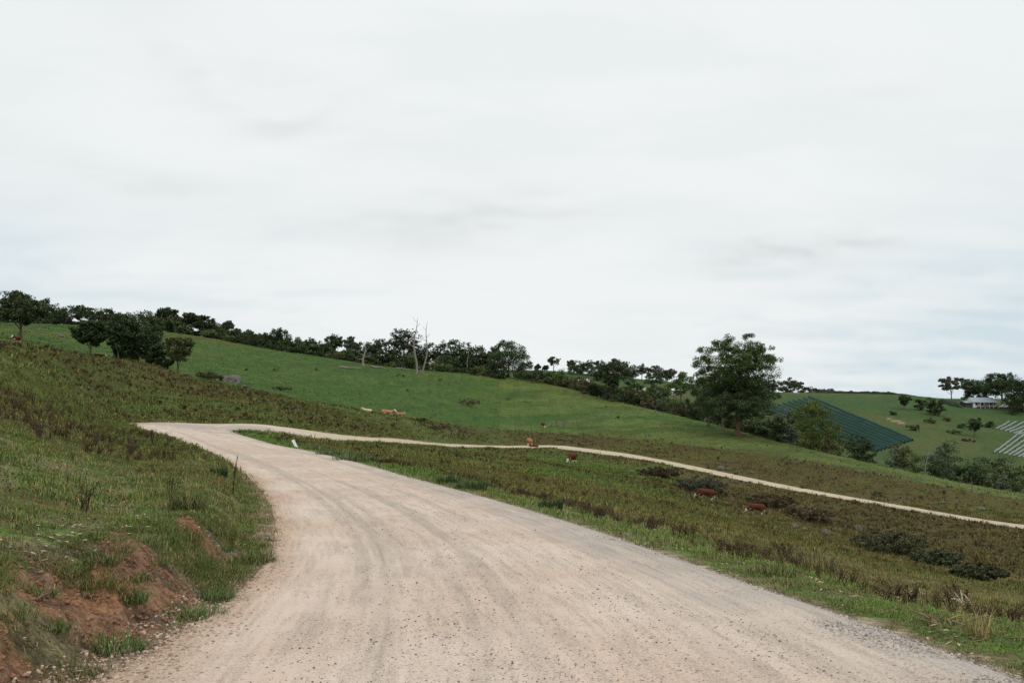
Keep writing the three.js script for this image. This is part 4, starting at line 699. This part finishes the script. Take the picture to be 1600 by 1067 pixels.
// ---------------------------------------------------------------- fences and gate
const wood = new THREE.MeshStandardMaterial({ color: 0x6b6259, roughness: 0.95 }), metal = new THREE.MeshStandardMaterial({ color: 0x8f9694, roughness: 0.55, metalness: 0.6 }), wireM = new THREE.MeshStandardMaterial({ color: 0x6f706e, roughness: 0.6, metalness: 0.5 });
function polyHits(list, step, z0, z1) { const out = []; for (let i = 0; i < list.length - 1; i++) { const [u0, v0] = list[i], [u1, v1] = list[i + 1], n = Math.max(1, Math.round((u1 - u0) / step)); for (let k = 0; k < n; k++) out.push(hit(lerp(u0, u1, k / n), lerp(v0, v1, k / n), z0, z1)); } out.push(hit(...list[list.length - 1], z0, z1)); return out; }
const postGeo = new THREE.CylinderGeometry(0.045, 0.055, 1.65, 7); postGeo.translate(0, 0.42, 0);
const strainGeo = new THREE.CylinderGeometry(0.075, 0.09, 1.8, 8); strainGeo.translate(0, 0.6, 0);
function fence(label, list, step, z0, z1, big = 6) {
  const ps = polyHits(list, step, z0, z1), o = ps[0].clone(), t = thing('wire_fence', label, 'fence', o), r = rngOf(list.length * 7 + 3);
  ps.forEach((p, i) => { const m = part('post', i % big === 0 ? strainGeo : postGeo, wood, t); m.position.copy(p).sub(o); m.rotation.set((r() - 0.5) * 0.1, r() * 3, (r() - 0.5) * 0.1); m.scale.y = 0.9 + 0.2 * r(); });
  for (const h of [0.3, 0.6, 0.85, 1.1]) { const g = new GB(); g.tube(ps.map((p) => V(p.x - o.x, p.y - o.y + h, p.z - o.z)), ps.map(() => 0.006), 3, [1, 1, 1]); part('wire', g.build(), wireM, t); }
}
fence('long wire and post fence along the lower edge of the green paddock', [[882, 668], [925, 676], [970, 683], [1010, 689], [1060, 696], [1110, 702], [1200, 717], [1300, 734], [1400, 750], [1500, 766], [1600, 782], [1660, 792]], 21, 120, 260);
fence('wire fence running uphill from the gate across the green hill', [[884, 662], [910, 658], [955, 651], [1000, 645], [1050, 650]], 12, 200, 300);
fence('wire fence left of the gate, above the tan cow on the track', [[680, 671], [730, 677], [790, 677], [830, 670], [862, 668]], 24, 170, 300, 4);
{ // gate: two posts, a stay, a slatted gate leaf
  const a = hit(870, 667, 180), b = hit(880, 668, 180), t = thing('farm_gate', 'grey metal gate with timber posts where the paddock fences meet', 'gate', a);
  const rel = b.clone().sub(a), post = new THREE.CylinderGeometry(0.14, 0.16, 2.3, 9); post.translate(0, 0.75, 0);
  part('post', post, wood, t); part('post', post, wood, t).position.copy(rel);
  const st = new GB(); st.tube([V(-2.1, groundY(a.x - 2.1, a.z) - a.y, 0.2), V(0, 1.5, 0)], [0.08, 0.07], 6, [1, 1, 1]); part('stay', st.build(), wood, t);
  for (let k = 0; k < 5; k++) { const g = new GB(); g.tube([V(0.15, 0.3 + k * 0.24, 0), V(rel.x * 0.95, 0.3 + k * 0.24 + rel.y * 0.95, rel.z * 0.95)], [0.03, 0.03], 6, [1, 1, 1]); part('rail', g.build(), metal, t); }
  for (const q of [0.08, 0.5, 0.93]) { const g = new GB(); g.tube([V(rel.x * q, 0.28 + rel.y * q, rel.z * q), V(rel.x * q, 1.28 + rel.y * q, rel.z * q)], [0.03, 0.03], 6, [1, 1, 1]); part('upright', g.build(), metal, t); }
}
// ---------------------------------------------------------------- roadside guide post, knocked askew
{
  const p = hit(464, 701, 30, 110), t = thing('guide_post', 'white roadside guide post leaning over beside the road bend', 'post', p);
  const s = new THREE.Shape(); s.moveTo(-0.09, -0.2); s.lineTo(0.09, -0.2); s.lineTo(0.11, 0.9); s.quadraticCurveTo(0, 1.0, -0.11, 0.9); s.closePath();
  const g = new THREE.ExtrudeGeometry(s, { depth: 0.03, bevelEnabled: true, bevelSize: 0.008, bevelThickness: 0.008, bevelSegments: 1 }); g.scale(-p.z / 80, -p.z / 95, 1);
  const m = part('blade', g, new THREE.MeshStandardMaterial({ color: 0xe9edf0, roughness: 0.45 }), t); t.rotation.set(-0.15, 0.1, 0.5);
}
// ---------------------------------------------------------------- rocks
function rockGeo(seed, sx, sy, sz) {
  const g = new THREE.IcosahedronGeometry(1, 3), p = g.attributes.position, col = []; g.deleteAttribute('uv');
  for (let i = 0; i < p.count; i++) { const x = p.getX(i), y = p.getY(i), z = p.getZ(i), k = 0.72 + 0.55 * fbm(x * 1.4 + seed, y * 1.4 + z * 1.7 + seed * 3, 3), q = 0.28 * (vnoise(x * 4 + seed, (y + z) * 4) - 0.5); p.setXYZ(i, x * (k + q) * sx, y * (k + q) * sy, z * (k + q) * sz); const t = 0.7 + 0.6 * fbm(x * 3 + seed, y * 3 + z * 3, 3); col.push(0.125 * t, 0.114 * t, 0.098 * t); }
  g.computeVertexNormals(); g.setAttribute('color', new THREE.Float32BufferAttribute(col, 3)); return g;
}
[['largest grey boulder of the outcrop above the road bend', 360, 598, 24, 14], ['small pale rock at the left end of the outcrop above the bend', 291, 586, 9, 5], ['pale rock between the bushes of the outcrop above the bend', 338, 596, 9, 5], ['grey rock beside the largest outcrop boulder', 349, 594, 12, 9], ['flat pale rock at the right foot of the outcrop', 381, 606, 12, 5],
  ['left grey boulder above the lower track', 1127, 734, 11, 7], ['right smaller boulder above the lower track', 1139, 734, 7, 4], ['white flat rock above the lower track', 1175, 739, 6, 3], ['pale boulder right of the lowest grazing cow', 1241, 825, 12, 8], ['grey flat rock in the gully beside the pale boulder', 1257, 828, 10, 5], ['dark grey boulder in the gully left of the big bramble', 1291, 835, 11, 8], ['pale rock on the gully edge above the big bramble', 1305, 821, 6, 5], ['small pale rock left of the rightmost gully rocks', 1322, 823, 5, 3], ['grey rock at the left end of the big bramble', 1341, 828, 9, 8],
  ['pale rock slab above the lower track near the right edge', 1535, 796, 14, 4], ['reddish low rock above the lower track at right', 1474, 786, 7, 4], ['white stone in the green hill grass below the broken-off trunk', 606, 578, 3, 3], ['small white stone in the weeds below the lower track', 739, 716, 3.5, 3], ['pale low rock on the green slope at far left', 94, 526, 9, 4], ['pale stone on the track verge above the road at centre', 697, 687, 3, 2]].forEach(([label, u, v, w, h], i) => {
  const p = hit(u, v, i < 5 ? 115 : 60), k = -p.z / FOC, m = new THREE.Mesh(rockGeo(i * 3.7 + 1, w * k * 0.62, h * k * 0.8, w * k * 0.5), M.stone); m.name = numbered('rock'); m.position.copy(p).add(V(0, h * k * 0.15, 0)); m.rotation.y = i; m.castShadow = m.receiveShadow = true; tag(m, label, 'rock'); scene.add(m);
});
// orange-red stones along the foot of the cutting above the track
for (let i = 0; i < 17; i++) { const r = rngOf(700 + i), u = 505 + i * 8.6 + r() * 4, v = lerp(674, 684, i / 17) - 1, p = hit(u, v, 60), k = -p.z / FOC, m = new THREE.Mesh(rockGeo(i + 40, (2.2 + 2 * r()) * k, (1.6 + 1.2 * r()) * k, 1.6 * k), new THREE.MeshStandardMaterial({ vertexColors: true, color: 0xe8b090, roughness: 1 })); m.name = numbered('cutting_stone'); m.position.copy(p); m.castShadow = m.receiveShadow = true; tag(m, 'reddish stone in the cutting along the upper edge of the far track', 'stone', 'reddish stones along the track cutting'); scene.add(m); }
// ---------------------------------------------------------------- bushes, brambles and tussocks
bush('low_bush', 'dark low oval shrub alone in the middle of the green hill', 730, hitZ(730, 633), 622, 46, { n: 26, leaves: 60, leaf: 0.2, fol: 'brown', minH: 0.7 });
function hitZ(u, v, z0 = 40, z1 = 1500) { return -hit(u, v, z0, z1).z; }
function bramble(label, u, v, wpx, hpx, fol, o = {}, name = 'bramble_thicket', cat = 'bramble', z0 = 40) { const z = hitZ(u, v, z0); return bush(name, label, u, z, v - hpx, wpx, { n: Math.round(12 + wpx * 1.1), leaves: 80, leaf: 0.17, rc: 0.3, gap: 0.35, fol, minH: (hpx * z) / FOC, ...o }, undefined, cat); }
bramble('brown leafy thicket below the track, left of the grey-green bramble', 1030, 746, 72, 19, 'brown');
bramble('grey-green bramble with pale leaves behind the upper grazing cow', 1094, 770, 82, 27, 'grey');
bramble('dark thicket along the gully right of the upper grazing cow', 1200, 791, 76, 20, 'brown');
bramble('dark low thicket in the gully above the pale boulder', 1258, 812, 84, 22, 'brown');
bramble('largest dark green bramble mound at the right of the gully', 1388, 862, 126, 34, 'thorn', { n: 130 });
bramble('dark lower mound continuing right of the largest bramble', 1456, 884, 84, 24, 'thorn');
bramble('dark bramble mound near the right edge of the gully', 1522, 904, 84, 24, 'thorn');
bramble('brown grassy mound where the slope crest meets the far track', 680, 672, 44, 8, 'brown');
bramble('green clump on the crest right of the lying cows', 655, 660, 34, 7, 'gum');
bramble('thick brownish bush growing on the rock outcrop above the bend', 322, 592, 40, 12, 'brown', {}, 'outcrop_bush', 'bush', 110);
bramble('yellowish bush beside the outcrop boulder above the bend', 342, 594, 16, 9, 'olive', {}, 'outcrop_bush', 'bush', 110);
bramble('dark green grass patch behind the crest right of the outcrop', 440, 610, 34, 6, 'gum', {}, 'outcrop_bush', 'bush', 130);
const shrubs = [[533, 663, 8, 8], [530, 667, 6, 5], [615, 668, 9, 8], [619, 671, 6, 4], [555, 671, 5, 4], [519, 635, 8, 4], [432, 580, 12, 5], [494, 579, 6, 4], [384, 580, 6, 4], [622, 588, 8, 4], [631, 589, 7, 4], [687, 595, 8, 4], [637, 611, 8, 3], [72, 598, 8, 6], [250, 643, 9, 5], [288, 645, 8, 5], [371, 640, 7, 5], [1365, 713, 7, 12], [1480, 762, 12, 3], [1365, 775, 18, 8], [1470, 770, 6, 4], [1330, 788, 10, 6], [1420, 802, 7, 4], [1250, 765, 7, 5], [845, 705, 6, 4], [893, 692, 5, 4], [965, 653, 5, 3], [945, 636, 26, 2.5], [988, 616, 10, 3], [1148, 742, 8, 4], [823, 629, 12, 2.5], [795, 625, 12, 3], [1215, 690, 30, 2.5], [770, 640, 12, 2.5], [1105, 732, 6, 4], [1060, 762, 6, 4], [985, 757, 5, 5], [848, 745, 5, 4], [1120, 718, 5, 4], [560, 706, 10, 7], [590, 715, 8, 6]];
const where = (u, v) => v < 632 && u < 1050 ? ['small dark tussock on the grazed green hill below the treeline', 'tussocks on the green hill'] : u < 660 && v < 690 ? ['small dark bush on the brown slope above the bend and far track', 'bushes above the bend'] : u > 1200 ? ['small dark clump on the brown strip around the lower track at right', 'clumps by the lower track at right'] : ['small dark tussock on the slope below or above the track at centre', 'tussocks near the track at centre'];
shrubs.forEach(([u, v, w, h], i) => bramble(where(u, v)[0], u, v, w, h, i % 3 ? 'gum' : 'brown', { n: 7, leaves: 60, leaf: 0.16 }, 'grass_tussock', 'tussock', v < 660 ? 105 : 40).userData.group = where(u, v)[1]);
// ---------------------------------------------------------------- near plants told apart
function tussock(name, label, u, v, L, spread, n, fol, lean, w = 0.008) {
  const p = hit(u, v, 4), r = rngOf(Math.round(u * 3 + v)), g = new GB();
  for (let i = 0; i < n; i++) { const a = r() * 6.283, q = Math.sqrt(r()) * spread, t = 0.6 + 0.8 * r(), c = fol[Math.floor(r() * fol.length)]; g.blade(Math.cos(a) * q, Math.sin(a) * q, L * (0.5 + 0.7 * r()), w * (0.7 + 0.6 * r()), a + (r() - 0.5) * 2.6, lean * (0.3 + 1.5 * r()), [c[0] * t, c[1] * t, c[2] * t]); }
  const m = new THREE.Mesh(g.build(), M.grass); m.name = numbered(name); m.position.copy(p); m.castShadow = m.receiveShadow = true; tag(m, label, 'grass clump'); scene.add(m);
}
const dryF = [srgb(120, 110, 72), srgb(140, 124, 84), srgb(104, 108, 62), srgb(92, 82, 58)], grnF = [srgb(80, 106, 54), srgb(94, 116, 62), srgb(70, 92, 50)], mixF = [...dryF, ...grnF];
tussock('grass_clump', 'big brownish grass tussock on top of the near left bank', 292, 800, 0.5, 0.26, 520, mixF, 0.9, 0.007);
tussock('grass_clump', 'dark green grass clump at the road edge by the dead stalk', 341, 745, 0.42, 0.25, 320, [srgb(60, 74, 46), srgb(74, 88, 54)], 0.6, 0.012);
tussock('grass_clump', 'grass clump hanging over the red cut face', 160, 880, 0.18, 0.18, 260, mixF, 1.3, 0.006);
[[130, 868], [185, 862], [225, 850], [262, 846], [300, 842], [335, 835], [60, 930], [20, 965], [105, 900], [350, 860], [240, 880], [150, 915], [215, 905]].forEach(([u, v], i) => tussock('overhanging_tuft', i < 10 ? 'grass tuft hanging over the top of the red cut face' : 'grass tuft rooted in the red cut face', u, v, 0.1 + 0.03 * (i % 3), 0.15, 150, i % 3 ? mixF : grnF, 1.3, 0.0055));
scene.children.filter((o) => o.name.startsWith('overhanging_tuft')).forEach((o) => { o.userData.group = o.userData.label.includes('rooted') ? 'tufts in the cut face' : 'tufts over the cut face'; });
tussock('grass_clump', 'green grass clump at the foot of the red cut face', 330, 938, 0.16, 0.22, 320, grnF, 1.1, 0.007);
tussock('grass_clump', 'green grass tuft growing between the two red cut faces', 200, 940, 0.17, 0.16, 260, grnF, 1.0, 0.006);
tussock('grass_clump', 'long green grass at the bottom of the left bank beside the gravel', 170, 1020, 0.17, 0.25, 380, grnF, 1.1, 0.006);
tussock('grass_clump', 'grass tuft on the left cut face near the frame edge', 85, 985, 0.14, 0.1, 160, grnF, 1.2, 0.005);
tussock('grass_clump', 'low green grass spread beside the gravel right of the cut face', 300, 965, 0.18, 0.28, 300, grnF, 1.2, 0.006);
tussock('grass_clump', 'leafy grass clump overhanging the gravel at the bend of the left edge', 395, 880, 0.26, 0.3, 340, mixF, 1.1, 0.008);
tussock('grass_clump', 'greyish dry grass tussock on the right verge above the road edge', 1262, 895, 0.42, 0.5, 420, [...dryF, srgb(96, 92, 70)], 0.9, 0.01);
tussock('grass_clump', 'straw coloured grass tuft on the right verge near the corner', 1531, 1000, 0.3, 0.08, 70, [srgb(158, 138, 96), srgb(136, 118, 82)], 0.8, 0.006);
tussock('grass_clump', 'rounded green clump on the right verge below the weed band', 1205, 897, 0.17, 0.3, 260, mixF, 1.0, 0.009);
[[520, 712, 0.5, 0.9], [548, 720, 0.5, 0.9], [495, 704, 0.5, 0.9], [573, 722, 0.45, 0.7]].forEach(([u, v, L, s], i) => tussock('grass_clump', ['middle pale green grass clump beside the guide post', 'pale green grass clump on the verge, second right of the guide post', 'pale green grass clump nearest the white guide post', 'rightmost pale green grass clump on the verge past the guide post'][i], u, v, L, s, 260, [srgb(96, 112, 72), srgb(112, 122, 84), srgb(80, 98, 60)], 0.8, 0.03));
[[735, 765, 0.45, 0.5], [702, 755, 0.4, 0.45], [861, 794, 0.3, 0.28]].forEach(([u, v, L, s], i) => tussock('grass_clump', ['large rounded dark green clump on the right verge at mid road', 'smaller rounded clump left of the large dark green clump', 'small dark green tuft alone at the right road edge'][i], u, v, L, s, 260, [srgb(72, 88, 54), srgb(88, 102, 64)], 0.7, 0.02));
function standingWeed(label, u, v, hpx, seed, n, name = 'dead_weed') {
  const p = hit(u, v, 6), H = (hpx * -p.z) / FOC, m = new THREE.Mesh(weedGeo(seed, n, H, 16, 1.1), new THREE.MeshStandardMaterial({ vertexColors: true, color: new THREE.Color().setRGB(...srgb(84, 68, 56)), roughness: 0.9, side: THREE.DoubleSide })); m.name = numbered(name); m.position.copy(p); m.castShadow = m.receiveShadow = true; tag(m, label, 'weed'); scene.add(m);
}
standingWeed('tall dead weed silhouetted against the pale road bend', 262, 700, 26, 31, 5); standingWeed('dead weed clump at the road edge right of the tall one', 283, 708, 20, 32, 7); standingWeed('dead weed at the road edge, third from the bend', 300, 714, 18, 33, 6); standingWeed('rightmost dead weed at the left road edge', 320, 722, 22, 34, 6);
standingWeed('dead weed on the grass tip inside the bend', 380, 681, 12, 35, 6); standingWeed('dead weed behind the grass tip, right of the first', 418, 679, 12, 36, 6); standingWeed('bushy brown weed at the left road edge below the bend', 205, 712, 30, 37, 14); standingWeed('dark brown weed clump on the slope at far left', 60, 690, 36, 38, 16); standingWeed('dark weed clump left of the bushy brown weed', 150, 700, 26, 39, 12); standingWeed('brown weed on the slope above the bushy weed', 200, 665, 18, 40, 8);
{ // the dead stalk
  const p = hit(363, 776, 6), H = (64 * -p.z) / FOC, t = thing('dead_stalk', 'tall thin dark dead stalk standing upright at the left road edge', 'stalk', p), g = new GB(), r = rngOf(55), c = srgb(62, 52, 46);
  g.tube([V(0, -0.05, 0), V(0.03 * H, H * 0.5, 0), V(0.1 * H, H, 0)], [0.012, 0.01, 0.004], 5, c); part('stem', g.build(), M.bark, t);
  const s = new GB(); for (let k = 0; k < 150; k++) { const q = 0.12 + 0.85 * r(), x = q < 0.5 ? 0.06 * q * H : (0.03 + 0.14 * (q - 0.5)) * H; s.leaf(x + (r() - 0.5) * 0.04, q * H, (r() - 0.5) * 0.04, 0.035, 0.02, r, -0.3, c.map((w) => w * (0.7 + 0.7 * r()))); } part('seed_heads', s.build(), M.grass, t);
}
function twigs(label, u, v, n, L, seed, colour) { const p = hit(u, v, 4), t = thing('dead_branch', label, 'branch', p), r = rngOf(seed); for (let k = 0; k < n; k++) { const g = new GB(), a = r() * 6.28, b = V((r() - 0.5) * L * 0.6, 0.02, (r() - 0.5) * L * 0.5), e = b.clone().add(V(Math.cos(a) * L * (0.4 + 0.5 * r()), L * 0.25 * r(), Math.sin(a) * L * 0.6)), m = b.clone().lerp(e, 0.5).add(V(0, L * 0.1 * r(), 0)); g.tube([b, m, e], [0.009, 0.007, 0.003], 5, colour.map((q) => q * (0.8 + 0.4 * r()))); part('twig', g.build(), M.bark, t); } }
twigs('pale dead branches lying in the grass near the right edge', 1503, 945, 9, 0.6, 61, srgb(196, 178, 156)); twigs('dead brown sticks lying on the right verge', 1480, 975, 8, 0.5, 62, srgb(140, 116, 92)); twigs('thin dead twig sticking out over the left road edge', 424, 778, 3, 0.5, 63, srgb(110, 96, 82)); twigs('grey dead twigs on the left bank above the cut face', 60, 940, 5, 0.22, 64, srgb(112, 96, 78)); twigs('reddish dead frond lying on the gravel beside the left verge', 380, 975, 5, 0.24, 65, srgb(128, 72, 50));
{ const p = hit(246, 1024, 4), m = new THREE.Mesh(rockGeo(91, 0.085, 0.03, 0.05), new THREE.MeshStandardMaterial({ vertexColors: true, color: 0xffd9ae, roughness: 1 })); m.material.color.multiplyScalar(1.4); m.name = 'flat_stone'; m.position.copy(p); m.castShadow = m.receiveShadow = true; tag(m, 'flat tan stone at the gravel edge below the left bank', 'stone'); scene.add(m); }
// ---------------------------------------------------------------- netted rows on the far hill
function drape(name, label, cat, a, b, w, h, mat, group, posts, seed) {
  const n = 40, g = new GB(), r = rngOf(seed), dir = b.clone().sub(a).setY(0).normalize(), sx = -dir.z, sz = dir.x, t = thing(name, label, cat, a, 0, group), prof2 = [[-1, 0.12], [-0.85, 0.5], [-0.45, 0.93], [0, 1], [0.45, 0.93], [0.85, 0.5], [1, 0.12]];
  for (let i = 0; i <= n; i++) { const q = i / n, x = lerp(a.x, b.x, q), z = lerp(a.z, b.z, q), ends = name === 'hedge_row' ? Math.min(1, 0.25 + q * 5, 0.1 + (1 - q) * 3) * (0.8 + 0.4 * r()) : 1, sag = ends * (1 - 0.08 * Math.abs(Math.sin(q * 26)) - 0.05 * r()); for (const [o, y] of prof2) { const X = x + sx * o * w / 2 * (0.9 + 0.2 * r()), Z = z + sz * o * w / 2; g.v(X - a.x, groundY(x, z) - a.y + y * h * sag, Z - a.z, [1, 1, 1].map(() => 0.85 + 0.3 * hash2(i, seed))); } if (i) for (let k = 0; k < 6; k++) { const c = i * 7 + k; g.quad(c - 7, c - 6, c + 1, c); } }
  part('net', g.build(), mat, t);
  if (posts) { const pg = new THREE.CylinderGeometry(0.05, 0.06, h + 0.9, 6); pg.translate(0, (h + 0.1) / 2, 0); for (let k = 0; k <= posts; k++) { const q = k / posts, x = lerp(a.x, b.x, q), z = lerp(a.z, b.z, q), m = part('post', pg, wood, t); m.position.set(x - a.x, groundY(x, z) - a.y, z - a.z); } }
}
const teal = new THREE.MeshStandardMaterial({ color: 0x194a40, vertexColors: true, roughness: 0.8, side: THREE.DoubleSide }), whiteNet = new THREE.MeshStandardMaterial({ color: 0x8a9594, vertexColors: true, roughness: 0.8, side: THREE.DoubleSide }), vine = new THREE.MeshStandardMaterial({ color: 0x2f3a2b, vertexColors: true, roughness: 1, side: THREE.DoubleSide });
{
  const N = 10;
  for (let i = 0; i < N; i++) { const q = i / (N - 1), a = hit(lerp(1264, 1192, q), lerp(621.5, 640, q), 300, 640), b = hit(lerp(1427, 1372, q), lerp(690, 707, q), 260, 500); drape('netted_vine_row', i === 0 ? 'topmost teal netted vine row on the far hill' : i === N - 1 ? 'lowest teal netted vine row on the far hill' : 'teal netted vine row in the middle of the far vineyard block', 'vine row', a, b, 0.45, 1.3, teal, i && i < N - 1 ? 'teal netted vine rows' : undefined, 0, 400 + i); }
  for (let i = 0; i < 6; i++) { const a = hit(1578 + i * 11, 658.5 + i * 0.9, 260, 560), b = hit(1557 + i * 6.8, 670.5 + i * 1.8, 260, 560); drape('white_netted_row', 'white netted vine row of the short upper block below the house', 'vine row', a, b, 0.35, 0.65, whiteNet, 'upper white netted rows', 2, 500 + i); }
  for (let i = 0; i < 8; i++) { const a = hit(1600 + i * 7, 672 + i * 3.5, 260, 560), b = hit(1554 + i * 7.5, 708 + i * 1.3, 250, 560); drape('white_netted_row', 'white netted vine row of the long lower block at the right edge', 'vine row', a, b, 0.35, 0.65, whiteNet, 'lower white netted rows', 2, 520 + i); }
  for (let i = 0; i < 3; i++) { const a = at(1278 + i * 4, 590 + i * 9), b = at(1432, 556 + i * 9); drape('hedge_row', 'dark unnetted vine row along the crest of the far hill', 'vine row', a, b, 1.2, 1.7, vine, 'dark vine rows on the crest', 0, 540 + i); }
  for (let i = 0; i < 4; i++) { const a = hit(1468 + i * 5, 628 + i * 1.6, 380, 560), b = hit(1500 + i * 2, 634 + i * 1.3, 380, 560); drape('hedge_row', 'short dark vine row left of the house', 'vine row', a, b, 1.4, 1.9, vine, 'short vine rows by the house', 0, 550 + i); }
  for (let k = 0; k < 16; k++) { const p = at(1196 + k * 7, 597), m = new THREE.Mesh(new THREE.CylinderGeometry(0.09, 0.11, 3.2, 6), wood); m.name = numbered('vineyard_post'); m.position.copy(p).add(V(0, 0.9, 0)); m.castShadow = m.receiveShadow = true; tag(m, 'thin post in the row along the crest above the teal nets', 'post', 'posts along the vineyard crest'); scene.add(m); }
}
// ---------------------------------------------------------------- buildings
function box(w, h, d, x, y, z) { const g = new THREE.BoxGeometry(w, h, d); g.translate(x, y, z); return g; }
function gable(L, D, rise, over, t) { const s = new THREE.Shape(); const a = D / 2 + over; s.moveTo(-a, -over * rise / (D / 2)); s.lineTo(0, rise); s.lineTo(a, -over * rise / (D / 2)); s.lineTo(a, -over * rise / (D / 2) - t); s.lineTo(0, rise - t); s.lineTo(-a, -over * rise / (D / 2) - t); s.closePath(); const g = new THREE.ExtrudeGeometry(s, { depth: L, bevelEnabled: false }); g.translate(0, 0, -L / 2); g.rotateY(Math.PI / 2); return g; }
const mat = (c, r = 0.85, m = 0) => new THREE.MeshStandardMaterial({ color: c, roughness: r, metalness: m });
function wallGeo(L, D, H, rise) { const s = new THREE.Shape(); s.moveTo(-D / 2, -1.2); s.lineTo(-D / 2, H); s.lineTo(0, H + rise - 0.16); s.lineTo(D / 2, H); s.lineTo(D / 2, -1.2); s.closePath(); const g = new THREE.ExtrudeGeometry(s, { depth: L, bevelEnabled: false }); g.translate(0, 0, -L / 2); g.rotateY(Math.PI / 2); return g; }
const glass = mat(0x20262a, 0.15), whiteW = mat(0xd8d6d0), roofG = mat(0x8e979c, 0.5, 0.3), roofW = mat(0xe4e8ea, 0.5), roofT = mat(0xb9a58c, 0.7), dark = mat(0x3c3733);
function building(name, label, u, z, wpx, H, D, turn, walls, roof, rise, wins, veranda) {
  const p = at(u, z), L = (wpx * z) / FOC, t = thing(name, label, name === 'house' ? 'house' : 'shed', p, turn);
  part('wall', wallGeo(L, D, H, rise), walls, t); const rf = part('roof', gable(L + 0.8, D, rise, 0.5, 0.14), roof, t); rf.position.y = H;
  wins.forEach(([q, w, h, y]) => { const x = (q - 0.5) * L, win = part('window', box(w + 0.2, h + 0.2, 0.08, x, y, D / 2 + 0.03), whiteW, t); part('pane', box(w, h, 0.04, x, y, D / 2 + 0.08), glass, win); });
  if (veranda) { part('door', box(1, 2.1, 0.06, L * 0.02, 1.05, D / 2 + 0.03), dark, t); const vr = part('veranda_roof', box(L * 0.8, 0.12, 2.4, L * 0.06, H - 0.15, D / 2 + 1.7), roof, t); vr.rotation.x = 0.04; for (let k = 0; k < 5; k++) part('veranda_post', box(0.14, H + 0.8, 0.14, L * (-0.32 + k * 0.19), (H - 0.2) / 2 - 0.4, D / 2 + 2.7), whiteW, t); part('veranda_floor', box(L * 0.8, 0.8, 2.5, L * 0.06, -0.35, D / 2 + 1.3), dark, t); }
}
building('house', 'long white farmhouse with grey gabled roof and veranda on the far hilltop', 1531, hitZ(1531, 635.5, 380, 560), 38, 2.6, 7, 0.12, whiteW, roofG, 2.1, [[0.14, 1.2, 1.2, 1.5], [0.36, 1.4, 1.3, 1.4], [0.72, 1.4, 1.3, 1.4], [0.9, 1.2, 1.2, 1.5]], true);
building('shed', 'low grey shed against the left end of the farmhouse', 1508, hitZ(1508, 635, 380, 560), 10, 2.0, 5, 0.12, dark, roofG, 0.6, [], false);
building('shed', 'white-roofed shed among the trees left of centre-right hill', 911, hitZ(911, 605, 340, 760), 21, 3.2, 9, 0.2, whiteW, roofW, 2.2, [[0.3, 1.4, 1.2, 1.6], [0.7, 1.4, 1.2, 1.6]], false);
building('shed', 'tan-roofed shed half hidden by the layered tree', 1001, hitZ(1001, 617, 340, 760), 15, 2.4, 9, -0.5, whiteW, roofT, 2.2, [[0.5, 1.4, 1.2, 1.5]], false);
building('shed', 'white building glimpsed behind the slender bright green tree', 1056, hitZ(1056, 616, 340, 760), 18, 2.6, 6, 0.1, whiteW, roofW, 1.2, [[0.3, 1, 1.2, 1.5], [0.7, 1, 1.2, 1.5]], false);
{ // white car beside the house trees
  const p = hit(1570, 637, 380, 520), t = thing('parked_car', 'small white car parked right of the farmhouse', 'car', p, 0.1), s = new THREE.Shape(); s.moveTo(-2.1, 0.3); s.lineTo(-2.1, 0.85); s.lineTo(-1.2, 0.95); s.lineTo(-0.6, 1.42); s.lineTo(0.9, 1.45); s.lineTo(1.6, 0.98); s.lineTo(2.1, 0.85); s.lineTo(2.15, 0.3); s.closePath();
  const g = new THREE.ExtrudeGeometry(s, { depth: 1.6, bevelEnabled: true, bevelSize: 0.06, bevelThickness: 0.06, bevelSegments: 2 }); g.translate(0, 0, -0.8); part('body', g, mat(0xe8ebee, 0.3), t);
  for (const x of [-1.3, 1.3]) for (const z of [-0.78, 0.78]) { const w = new THREE.CylinderGeometry(0.33, 0.33, 0.22, 14); w.rotateX(Math.PI / 2); w.translate(x, 0.33, z); part('wheel', w, dark, t); }
  part('window', box(1.9, 0.36, 1.78, 0.15, 1.16, 0), glass, t);
}
renderer.render(scene, camera);
